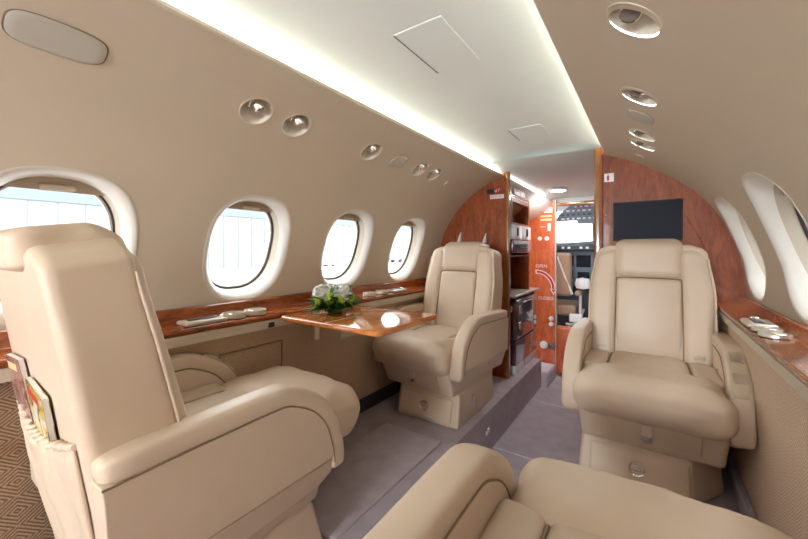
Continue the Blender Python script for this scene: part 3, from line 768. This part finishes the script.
# knob and small green tag on the side wall behind the left seat
k = thing('wall_plug', 'small cream knob sticking out of the patterned left side wall', 'plug', (-.700, .055, .36))
m = MB(); m.lathe([(.02, -.016), (.02, .002), (.016, .004)], (0, 0, 0), (1, 0, 0), 20); m.build('collar', DARKTRIM, k)
m = MB(); m.lathe([(.010, .0), (.010, .022), (.016, .026), (.017, .036), (.012, .042), (.001, .043)], (0, 0, 0), (1, 0, 0), 20); m.build('cap', CREAMSTRIP, k, smooth=50)
m = MB(); m.rbox((-.699, .055, .425), (.004, .018, .006), .003, 2, 2); tag(m.build('wall_tag', plain('tag_green', (.03, .32, .06, 1), .4)), 'small green tag on patterned left side wall above the knob', 'tag')

# ------------------------------------------------------------------ bulkheads
def half_profile(side, x_in, inset=0.0, z0=-.02, zt=1.27):
    pts = [(side * x_in, z0)]
    pts += [(side * .70, z0), (side * .70, .50)] if True else []
    for i in range(41):
        s = lerp(s_at_z(.52), SMAX, i / 40); x, z = prof(s)
        pts.append((side * (x + ox(side, z) + .004), z))
    if x_in < .28: pts += [(side * .262, zt - .0), (side * x_in, zt)]
    return pts
# left bulkhead
m = MB(); m.extr_y(half_profile(-1, .262), 2.15, 2.175)
struct(m.build('wall_front_left', VENEER, smooth=0))
m = MB(); m.rbox((-.256, 2.163, .62), (.012, .018, .645), .008, 3, 2); struct(m.build('trim_5', EDGEW))
# right bulkhead
m = MB(); m.extr_y(half_profile(1, .262), 1.95, 1.975)
struct(m.build('wall_front_right', VENEER, smooth=0))
m = MB(); m.rbox((.252, 1.965, .54), (.016, .022, .735), .010, 3, 2); struct(m.build('trim_6', EDGEW))
m = MB(); m.rbox((.2665, 1.963, .54), (.009, .020, .735), .006, 3, 2); struct(m.build('trim_7', VENEER))
m = MB(); m.bx(.262, .282, 1.975, 2.9, ZA, 1.27); struct(m.build('wall_aisle_right', VENEER, smooth=0))
# monitor
mo = thing('monitor', 'flat black screen on the wood bulkhead above the right seat', 'screen', (.446, 1.948, .914))
m = MB(); m.rbox((0, -.006, 0), (.129, .010, .089), .004, 2, 2); m.build('bezel', BLACK, mo)
m = MB(); m.bx(-.124, .124, -.0175, -.0155, -.084, .084); m.build('screen', SCREEN, mo)
# small signs
def plate(name, label, cat, loc, hw, hh, mat, body=None, tm=None, size=.02, sx=1, rz=0, face=-1):
    t = thing(name, label, cat, loc, rz)
    m = MB(); m.rbox((0, 0, 0), (hw, .002, hh), .0018, 2, 2); m.build('plate', mat, t)
    if body: text('lettering', body, size, tm, t, (0, -.0024, 0), (PI / 2, 0, 0), sx)
    return t
fs = plate('warning_sign', 'small white square sign with red extinguisher mark on right bulkhead edge', 'sign', (.300, 1.946, 1.125), .020, .020, WHITE)
m = MB(); m.rbox((-.004, -.0026, -.003), (.005, .0008, .011), .0007, 2, 2); m.rbox((-.004, -.0026, .011), (.0025, .0008, .003), .0007, 2, 2); m.build('extinguisher_mark', RED, fs)
t = plate('lit_sign', 'black sign with red lit end high on the left wood bulkhead', 'sign', (-.338, 2.144, 1.148), .046, .014, BLACK)
m = MB(); m.bx(.008, .045, -.0030, -.0022, -.0125, .0125); m.build('red_field', RED, t)
m = MB(); m.tube([(.006, -.0034, .008), (.010, -.0034, -.005), (.015, -.0034, -.008), (.020, -.0034, .002), (.022, -.0034, .009)], .0018, 6); m.tube([(.030, -.0034, -.004), (.030, -.0034, .007), (.036, -.0034, .009), (.041, -.0034, .006)], .0018, 6); m.build('red_symbol', PINK, t)
plate('placard', 'white placard with dark lettering under the black sign, left bulkhead', 'sign', (-.318, 2.144, 1.112), .044, .0125, PINK, 'BELOW SEAT', GREYTXT, .0155, .82)
# coat hooks on left bulkhead
for (x, z, lb) in ((-.575, .848, 'white fin-shaped coat hook on left bulkhead, nearer the window'), (-.402, .838, 'white fin-shaped coat hook on left bulkhead, nearer the aisle')):
    t = thing('coat_hook', lb, 'hook', (x, 2.148, z), 0, 'coat hooks on the left bulkhead')
    m = MB(); m.prism([(.002, -.05), (-.022, -.05), (-.020, -.01), (-.012, .03), (-.002, .05), (.002, .05)], -.016, .016, fn=lambda x, y, z: (x * (1 - .75 * sstep(-.04, .05, z)) + .012 * sstep(-.05, .05, z), y, z)); m.build('fin', WHITEGLOSS, t, smooth=40, bevel=.003)
    m = MB(); m.rbox((.0, .0, -.035), (.018, .003, .022), .0025, 2, 2); m.build('mount_plate', CHROME, t)
# latch dots and the long glossy grab rail moulding on the right bulkhead
t = thing('door_latch', 'two tiny chrome latch pins on the wood bulkhead left of the monitor', 'latch', (.289, 1.946, .98))
for dz in (-.035, .03):
    m = MB(); m.lathe([(.004, .0), (.0045, .004), (.001, .006)], (0, 0, dz), (0, -1, 0), 14); m.build('pin', CHROME, t)
m = MB(); pts = [(.585, .93), (.60, .90), (.64, .82), (.655, .75), (.658, .70)]
m.tube([(x, 1.948, z) for x, z in catmull(pts, 6)], .0035, 8); tag(m.build('moulding', VENEER, smooth=60), 'thin curved glossy wood moulding on right bulkhead beside the seat', 'moulding')

# ------------------------------------------------------------------ forward area: ceiling, galley, entry, cockpit
def fz(y): return lerp(1.262, 1.17, (y - 1.95) / 1.1)
m = MB(); ysf = [1.96, 2.15, 2.6, 3.05]; xsf = [lerp(-.42, .42, i / 20) for i in range(21)]
m.add([(x, y, fz(y) + .02 * (1 - (x / .42) ** 2)) for y in ysf for x in xsf], [(j * 21 + i, j * 21 + i + 1, (j + 1) * 21 + i + 1, (j + 1) * 21 + i) for j in range(3) for i in range(20)])
struct(m.build('ceiling_front', CEILM))
m = MB(); m.lathe([(.001, .004), (.045, .004), (.05, .008), (.05, .014)], (0, 0, 0), (0, 0, 1), 28, cap1=False); dl = tag(m.build('dome_lamp', LAMPM, smooth=50), 'round lit dome lamp in the white ceiling of the entry', 'lamp'); dl.location = (-.08, 2.72, fz(2.72) + .004)
m = MB(); m.lathe([(.050, .002), (.057, .002), (.058, .014)], (0, 0, 0), (0, 0, 1), 28, False, False); m.build('lamp_rim', WHITE, dl)
# curved headliner above the galley with its lit edge
m = MB(); mm = []
for y in (2.175, 2.6, 3.0):
    k = (y - 2.175) / .85; x0 = lerp(-.262, -.17, k)
    mm.append([(x0, y, fz(y) - .012), (x0 - .006, y, fz(y) - .022), (x0 - .02, y, fz(y) - .05), (x0 - .10, y, 1.06), (x0 - .30, y, .94), (-.72, y, .80)])
m.loft(mm, False, False, closed=False); struct(m.build('ceiling_side', BEZEL, smooth=70))
m = MB(); m.tube([(-.285, 2.19, fz(2.19) + .0), (-.235, 2.6, fz(2.6) + .0), (-.20, 2.84, fz(2.84) + .0)], .006, 8); tag(m.build('light_strip', emis('led_strip_entry', (.97, 1.0, .97, 1), 3.5)), 'short white light strip over the galley and entry', 'light')
# galley
g = thing('galley_cabinet', 'glossy dark wood galley cabinet with glass niche and white doors past the left bulkhead', 'cabinet', (-.25, 2.18, 0))
XG = 0.0
def gb(m, x0, x1, y0, y1, z0, z1): m.bx(x0, x1, y0, y1, z0, z1)
m = MB()
gb(m, -.40, -.005, .0, .018, .0, 1.15); gb(m, -.40, -.005, .432, .45, .50, 1.15); gb(m, -.40, -.38, 0, .45, 0, 1.15)
for z in (.485, .745, .94, 1.13): gb(m, -.40, -.004, .018, .432, z - .006, z + .006)
gb(m, -.40, -.03, .018, .58, 0, .485); gb(m, -.40, 0.0, .56, .58, 0, .485)
m.build('carcass', VENEER, g, smooth=0, bevel=.002)
m = MB(); gb(m, -.10, -.008, .018, .432, 1.115, 1.185); gs = m.build('header_panel', BEZEL, g, smooth=0)
s1 = MB(); s1.rbox((.0, .20, 1.155), (.004, .115, .020), .003, 2, 2); sgn = s1.build('header_sign', WHITE, g)
text('lettering', 'EXIT', .036, BLACK, sgn, (.0045, .17, 1.155), (PI / 2, 0, PI / 2), 1.1)
m = MB(); m.prism([(.265, 1.163), (.30, 1.155), (.265, 1.147)], .004, .0048); m.build('arrow', BLACK, sgn, smooth=0)
m = MB()
for (a, b, c, d) in ((.02, .43, 1.085, 1.115), (.02, .43, .945, .958), (.02, .045, .958, 1.085), (.40, .43, .958, 1.085)): gb(m, -.018, .003, a, b, c, d)
m.build('niche_frame', VENEER, g, smooth=0, bevel=.003)
m = MB(); gb(m, -.20, -.19, .045, .40, .958, 1.085); m.build('niche_mirror', plain('bronze_mirror', (.45, .34, .34, 1), .08, metal=.9), g)
for i, y in enumerate((.10, .16, .22, .28, .34)):
    m = MB(); m.lathe([(.018, 0), (.024, .07), (.023, .07), (.017, .004)], (-.09 - .04 * (i % 2), y, .947), (0, 0, 1), 18); tag(m.build('tumbler', glass('tumbler_glass', (.85, .8, .85, 1), 3.0) if i == 0 else bpy.data.materials['tumbler_glass'], smooth=40), 'clear glass tumbler in the galley niche, number %s from the cabin side' % ('one', 'two', 'three', 'four', 'five')[i], 'glass', 'tumblers in the galley niche').location = (-.25, 2.18, 0)
for (a, b) in ((.022, .224), (.228, .43)):
    m = MB(); m.rbox((.002, (a + b) / 2, .897), (.009, (b - a) / 2 - .002, .047), .004, 2, 2); dd = m.build('upper_door', WHITEGLOSS, g)
    m = MB(); m.rbox((.014, (a + b) / 2, .900), (.004, .010, .026), .0038, 3, 2); m.build('door_handle', BLACK, dd)
m = MB(); m.rbox((.004, .226, .806), (.012, .205, .042), .010, 3, 2); m.build('valance', MAROON, g)
m = MB(); gb(m, -.385, .03, .0, .60, .486, .502); m.build('countertop', METSTRIP, g, smooth=0, bevel=.004)
m = MB(); m.rbox((.0, .31, .338), (.022, .245, .130), .02, 4, 3); d1 = m.build('lower_door', plain('mauve_lacquer', (.16, .085, .09, 1), .12, coat=.8), g)
m = MB(); m.rbox((.026, .12, .40), (.005, .014, .028), .004, 2, 2); m.rbox((.026, .12, .30), (.005, .014, .024), .004, 2, 2); m.rbox((.026, .30, .44), (.004, .10, .005), .003, 2, 2); m.build('door_handle', CHROME, d1)
m = MB(); m.rbox((.0, .31, .128), (.018, .245, .075), .006, 3, 2); d2 = m.build('drawer', bpy.data.materials['mauve_lacquer'], g)
m = MB(); m.rbox((0, .31, .026), (.016, .245, .026), .004, 2, 2); d3 = m.build('kick_panel', WHITEGLOSS, g)
m = MB(); m.rbox((.018, .25, .03), (.004, .012, .014), .003, 2, 2); m.build('kick_latch', CHROME, d3)
m = MB(); m.lathe([(.016, 0), (.018, .006), (.008, .010), (.001, .010)], (-.262 + .015, 2.158 + .02, .42), (1, -.2, 0), 20); tag(m.build('door_stop', CHROME, smooth=40), 'round chrome door stop on the edge of left bulkhead', 'stop')
# entry panel with the door marking (faces aft)
YE = 2.98
m = MB(); pts = [(-.152, ZA + .02), (-.152, 1.178)]
for i in range(13):
    t = i / 12; pts.append((-.165 - .30 * t ** 1.1, 1.178 - .02 * t - .25 * t ** 1.5))
pts += [(-.62, .80), (-.66, .6), (-.66, ZA + .02)]
m.extr_y(pts, YE, YE + .03)
ed = m.build('entry_door', DOORW, smooth=0, bevel=.003); tag(ed, 'tall red wood door panel with white exit lettering and curved arrow', 'door'); ed['kind'] = 'thing'
def on(xp): return xp
sg = MB(); sg.bx(-.236, -.172, YE - .004, YE, 1.078, 1.120); pl = sg.build('exit_plate', PINK, ed, smooth=0)
text('lettering', 'EXIT', .038, RED, pl, (-.204, YE - .0045, 1.099), (PI / 2, 0, 0), .72)
m = MB(); m.bx(-.262, -.176, YE - .003, YE, 1.045, 1.060); m.bx(-.262, -.176, YE - .003, YE, 1.016, 1.032); m.build('gold_placard', GOLDTXT, ed, smooth=0)
m = MB(); m.bx(-.265, -.225, YE - .003, YE, .966, .971); m.build('lettering', PINK, ed)
m = MB(); m.rbox((-.196, YE - .004, .965), (.012, .005, .032), .004, 3, 2); m.build('latch_cover', WHITE, ed)
m = MB()
for x in (-.268, -.214): m.lathe([(.017, 0), (.017, .004), (.011, .005), (.009, .002), (.001, .002)], (x, YE, .875), (0, -1, 0), 22)
m.build('key_rosette', WHITE, ed, smooth=40)
text('lettering', 'OPEN', .034, WHITE, ed, (-.255, YE - .001, .655), (PI / 2, 0, 0), 1.0)
text('lettering', 'CLOSED', .036, WHITE, ed, (-.222, YE - .001, .40), (PI / 2, 0, 0), .85)
ap = [( -.29 + .125 * math.sin(a), .475 + .135 * math.cos(a)) for a in [R(lerp(-5, 88, i / 20)) for i in range(21)]]
def ribbon(path, w, y, t=.0012):
    m = MB(); A = []; Bq = []
    for i, (x, z) in enumerate(path):
        d = Vector((path[min(i + 1, len(path) - 1)][0] - path[max(i - 1, 0)][0], path[min(i + 1, len(path) - 1)][1] - path[max(i - 1, 0)][1])).normalized()
        A.append((x - d.y * w, z + d.x * w)); Bq.append((x + d.y * w, z - d.x * w))
    rings = [[(a[0], y, a[1]), (b[0], y, b[1]), (b[0], y + t, b[1]), (a[0], y + t, a[1])] for a, b in zip(A, Bq)]
    m.loft(rings); return m
a1 = ribbon(ap, .0155, YE - .0012); a1.add([(-.192, YE - .0012, .478), (-.138, YE - .0012, .478), (-.165, YE - .0012, .432)], [(0, 1, 2)]); ar = a1.build('curved_arrow', REDWHITE, ed, smooth=0)
a2 = ribbon(ap[1:], .0085, YE - .0022, .001); a2.add([(-.181, YE - .0022, .474), (-.149, YE - .0022, .474), (-.165, YE - .0022, .447)], [(0, 1, 2)]); a2.build('arrow_core', RED, ar, smooth=0)
m = MB()
for z in (.245, .20): m.lathe([(.018, 0), (.018, .006), (.012, .009), (.001, .009)], (-.18, YE, z), (0, -1, 0), 20)
m.build('button', WHITE, ed, smooth=40)
m = MB()
for x in (-.20, -.10 - .075): pass
m.lathe([(.030, 0), (.030, .008), (.024, .010), (.001, .010)], (-.236, YE, .03), (0, -1, 0), 24); m.build('floor_light', WHITE, ed, smooth=40)
m = MB(); m.lathe([(.026, 0), (.026, .008), (.014, .008), (.010, .002), (.001, .002)], (-.175, YE, .03), (0, -1, 0), 24); m.build('socket', CHROME, ed, smooth=40)
m = MB(); m.bx(-.152, -.146, YE - .004, YE + .034, ZA + .02, 1.178); m.build('edge_strip', METSTRIP, ed, smooth=0)
m = MB(); m.rbox((-.40, 2.82, ZA + .04), (.26, .14, .06), .02, 3, 2); tag(m.build('sill_step', CARPETH), 'pale carpeted step by the entry door below the galley', 'step')
# low wood return beside the opening
m = MB(); m.rbox((-.10, YE + .06, .0), (.055, .05, .18), .008, 3, 2); struct(m.build('trim_8', DOORW))
# outer skin so that daylight enters only through the entry opening
m = MB(); m.bx(-.90, -.88, YR, 2.64, -.3, .2); struct(m.build('wall_skin_left', DARKTRIM, smooth=0))

# cockpit ---------------------------------------------------------
m = MB(); m.bx(-.16, .30, 3.02, 3.05, 1.135, 1.30); struct(m.build('wall_cockpit_header', COCKLINER, smooth=0))
m = MB(); m.rbox((.06, 3.01, 1.142), (.24, .012, .014), .006, 2, 2); struct(m.build('trim_9', EDGEW))
# shell of the cockpit
def ck(y, wx, zt): return [(wx, y, -.2), (wx, y, .80), (wx * .86, y, 1.06), (wx * .5, y, zt - .03), (0, y, zt), (-wx * .5, y, zt - .03), (-wx * .86, y, 1.06), (-wx, y, .80), (-wx, y, -.2)]
K1, K2, K3 = ck(3.05, .72, 1.26), ck(3.35, .70, 1.25), ck(3.9, .66, 1.20)
m = MB(); m.loft([K1, K2], False, False, closed=False); m.loft([K2[2:7], K3[2:7]], False, False, closed=False); m.loft([K2[:2], K3[:2]], False, False, closed=False); m.loft([K2[7:], K3[7:]], False, False, closed=False)
struct(m.build('wall_cockpit', COCKLINER, smooth=40))
for i, (p, q) in enumerate(((1, 2), (6, 7))):
    m = MB(); m.add([K2[p], K2[q], K3[q], K3[p]], [(0, 1, 2, 3)]); struct(m.build('window_%d' % (20 + i), COCKGLASS, smooth=0))
m = MB(); m.bx(-.70, .70, 3.88, 3.94, -.2, .845)
struct(m.build('wall_nose', PANELD, smooth=0))
m = MB(); m.add([(-.66, 3.9, .84), (.66, 3.9, .84), (.58, 3.80, 1.20), (-.58, 3.80, 1.20)], [(0, 1, 2, 3)]); ws = struct(m.build('window_22', COCKGLASS, smooth=0))
m = MB(); m.tube([(0.02, 3.9, .84), (.02, 3.80, 1.20)], .018, 8); m.build('window_post', PANELG, ws)
ip = thing('instrument_panel', 'blue grey cockpit instrument panel with dark displays under the windshield', 'panel', (0, 3.7, .70))
m = MB(); m.rbox((0, .02, -.09), (.55, .03, .17), .01, 2, 2); m.build('panel_face', PANELG, ip)
m = MB(); m.rbox((0, -.05, .10), (.56, .10, .028), .02, 3, 3); m.build('glareshield', PANELD, ip)
m = MB(); m.rbox((0, -.02, .135), (.50, .07, .018), .012, 3, 3, fn=lambda x, y, z: (x, y, z + .025 * sstep(-.05, .1, x))); m.build('shield_top', PANELG, ip)
for (x, z, w, h) in ((-.19, -.02, .055, .05), (-.05, -.02, .06, .055), (.09, -.03, .055, .05), (-.19, -.14, .05, .04), (-.05, -.15, .05, .03)):
    m = MB(); m.rbox((x, -.014, z), (w, .006, h), .004, 2, 2); m.build('display', SCREEN, ip)
for k in range(10):
    m = MB(); m.rbox((-.25 + .05 * k, -.155, .105), (.012, .006, .010), .003, 2, 2); m.build('knob', WHITE if k % 3 else PANELD, ip)
op = thing('overhead_panel', 'blue grey overhead switch panel above the cockpit windshield', 'panel', (0.04, 3.38, 1.13))
m = MB(); m.loft([[(x * k, y0, z) for x, z in ((-.27, -.09), (-.245, -.035), (-.10, .085), (.2, .085), (.3, -.09), (.12, -.12), (-.09, -.12), (-.10, -.09))] for k, y0 in ((1, 0), (1, .06))]); m.build('panel_body', PANELG, op, smooth=0)
rnd = random.Random(5)
for j in range(5):
    for i in range(9):
        x = -.21 + i * .042 + (.06 if j > 2 else 0) ; z = -.075 + j * .034
        if x < -.22 + max(0, (z + .035)) * 1.15: continue
        if x < .22:
            m = MB(); m.rbox((x, -.004, z), (.010 if (i + j) % 3 else .015, .006, .007), .003, 2, 2); m.build('switch', (WHITE, PANELD, PINK, WHITE, PANELD)[j], op)
ps = thing('pilot_seat', 'tan pilot seat seen through the cockpit opening', 'seat', (-.225, 3.42, ZA))
m = MB(); m.rbox((0, 0, .77), (.125, .05, .19), .03, 4, 4, fn=lambda x, y, z: (x, y - .10 * (z - .5), z)); m.build('backrest', plain('tan_hide', (.40, .27, .18, 1), .5), ps)
m = MB(); m.rbox((0, .20, .45), (.15, .19, .05), .03, 4, 4); m.build('seat', bpy.data.materials['tan_hide'], ps)
m = MB(); m.tube([(.02, -.085, .93), (.07, -.07, .78), (.13, -.045, .60)], .012, 6); m.build('harness', WHITE, ps)
m = MB()
for x in (-.12, .14):
    m.tube([(x, 0, 0), (x, .02, .2), (x, .08, .38)], .012, 8); m.tube([(x, .3, 0), (x, .28, .2), (x, .22, .38)], .012, 8)
m.tube([(-.12, .0, .2), (.14, 0, .2)], .010, 8); m.build('seat_frame', CHROME, ps)
m = MB(); m.rbox((.185, .02, .62), (.022, .16, .022), .015, 3, 2); m.build('arm_pad', bpy.data.materials['tan_hide'], ps)
m = MB()
for (p_, q_) in (((.10, -.05, .10), (.20, .10, .46)), ((.20, -.05, .10), (.10, .10, .46)), ((.08, -.05, .34), (.24, -.04, .34)), ((.185, .0, .10), (.185, .02, .60)), ((.14, -.06, .22), (.26, .02, .40))): m.tube([p_, q_], .011, 8)
m.rbox((.16, -.05, .40), (.05, .03, .035), .012, 3, 2); m.rbox((.22, -.04, .26), (.03, .03, .04), .012, 3, 2)
m.build('recline_mechanism', WHITE, ps)
m = MB(); m.lathe([(.001, -.05), (.05, -.04), (.06, 0), (.05, .04), (.001, .05)], (.215, -.06, .70), (0, 0, 1), 20); tag(m.build('headset', WHITE, smooth=60), 'white round headset cup hanging beside the pilot seat', 'headset').location = (-.225, 3.42, ZA)
m = MB(); m.rbox((.0, 0, 0), (.10, .16, .16), .03, 3, 3); pd = tag(m.build('pedestal', PANELD), 'dark cockpit centre pedestal with levers', 'pedestal'); pd.location = (.17, 3.52, .30)
for k in range(4):
    m = MB(); m.tube([(-.06 + .035 * k, -.10, .14), (-.06 + .035 * k, -.13, .22)], .008, 8); m.lathe([(.001, 0), (.016, .006), (.016, .02), (.001, .026)], (-.06 + .035 * k, -.13, .215), (0, 0, 1), 12); m.build('lever', (WHITE, RED, CHROME, WHITE)[k], pd)

# ------------------------------------------------------------------ rear end of the cabin (behind the camera)
m = MB()
pts = half_profile(1, 0.0)[1:]; pts = [(.70, -.25)] + pts[1:] + [(.28, 1.30)]
poly = pts + [(-x, z) for x, z in reversed(pts)]
m.extr_y(poly, YR - .02, YR); struct(m.build('wall_back', WALLM, smooth=0))

REARFILL = emis('rear_fill_glow', (.78, .89, 1.0, 1), 48)  # added fill lights behind the camera, brighten the aft-facing surfaces
for sx_, lb in ((-.30, 'added fill light on the rear cabin wall, on the side of the table'), (.30, 'added fill light on the rear cabin wall, on the side of the monitor')):
    t = thing('rear_fill_light', lb, 'lamp', (sx_, YR + .001, .90), 0)
    m = MB(); m.rbox((0, .008, 0), (.215, .008, .325), .006, 2, 2); m.build('mount_plate', SATIN, t)
    m = MB(); m.rbox((0, .026, 0), (.20, .014, .31), .012, 3, 2); m.build('fill_face', REARFILL, t)
# ------------------------------------------------------------------ outside
m = MB(); m.bx(-120, 120, -120, 120, -1.32, -1.30); struct(m.build('ground', APRON, smooth=0))
h = thing('hangar', 'white hangar with vertical door seams and a blue band outside left windows', 'building', (-40, 10, -1.3))
m = MB(); m.bx(-6, 0, -90, 90, 0, 6.1); m.build('wall', HANGARW, h, smooth=0)
m = MB(); m.bx(-6, .1, -90, 90, 6.1, 7.3); m.build('band', HANGARB, h, smooth=0)
m = MB(); m.bx(-6, .05, -90, 90, 7.3, 9.5); m.build('fascia', HANGARW, h, smooth=0)
m = MB()
for k in range(-45, 46): m.bx(0, .06, k * 1.75 - .035, k * 1.75 + .035, 0, 6.1)
m.build('seams', SEAMG, h, smooth=0)
v = thing('ground_tug', 'red airport tug far outside, seen through a left window', 'vehicle', (-35, 33.3, -1.3)); v.scale = (.6, .6, .6)
m = MB(); m.rbox((0, 0, .8), (1.2, 2.0, .5), .12, 2, 2); m.rbox((0, .9, 1.6), (1.0, .8, .5), .12, 2, 2); m.build('body', plain('tug_red', (.75, .36, .36, 1), .5), v)
m = MB()
for x in (-1, 1):
    for y in (-1.2, 1.2): m.lathe([(.4, -.15), (.4, .15)], (x, y, .4), (1, 0, 0), 20)
m.build('wheels', BLACK, v)
v = thing('parked_van', 'grey van parked far outside beyond the third left window', 'vehicle', (-36, 52, -1.3))
m = MB(); m.rbox((0, 0, 1.0), (.9, 2.2, .6), .15, 2, 2); m.build('body', plain('van_grey', (.40, .41, .42, 1), .4), v)
m = MB()
for x in (-.8, .8):
    for y in (-1.3, 1.3): m.lathe([(.35, -.12), (.35, .12)], (x, y, .35), (1, 0, 0), 20)
m.build('wheels', BLACK, v)
h2 = thing('sky_blocker', 'added dark grey block outside the right windows, cuts their sky light', 'building', (9, 0, -1.3))  # added block out of view, dims daylight through the right windows
m = MB(); m.bx(0, 8, -60, 60, 0, 13); m.build('wall', plain('blocker_grey', (.16, .16, .16, 1), .8), h2, smooth=0)
m = MB(); m.bx(-.3, 8, -60, 60, 13, 13.4); m.build('blocker_cap', SEAMG, h2, smooth=0)

# ------------------------------------------------------------------ light
w = bpy.data.worlds.new('sky'); S.world = w; w.use_nodes = True
bg = w.node_tree.nodes['Background']; bg.inputs[0].default_value = (.88, .95, 1, 1); bg.inputs[1].default_value = 6.0
S.view_settings.view_transform = 'Standard'; S.view_settings.look = 'None'; S.view_settings.gamma = 1; S.view_settings.use_curve_mapping = False
S.view_settings.exposure = 0.45
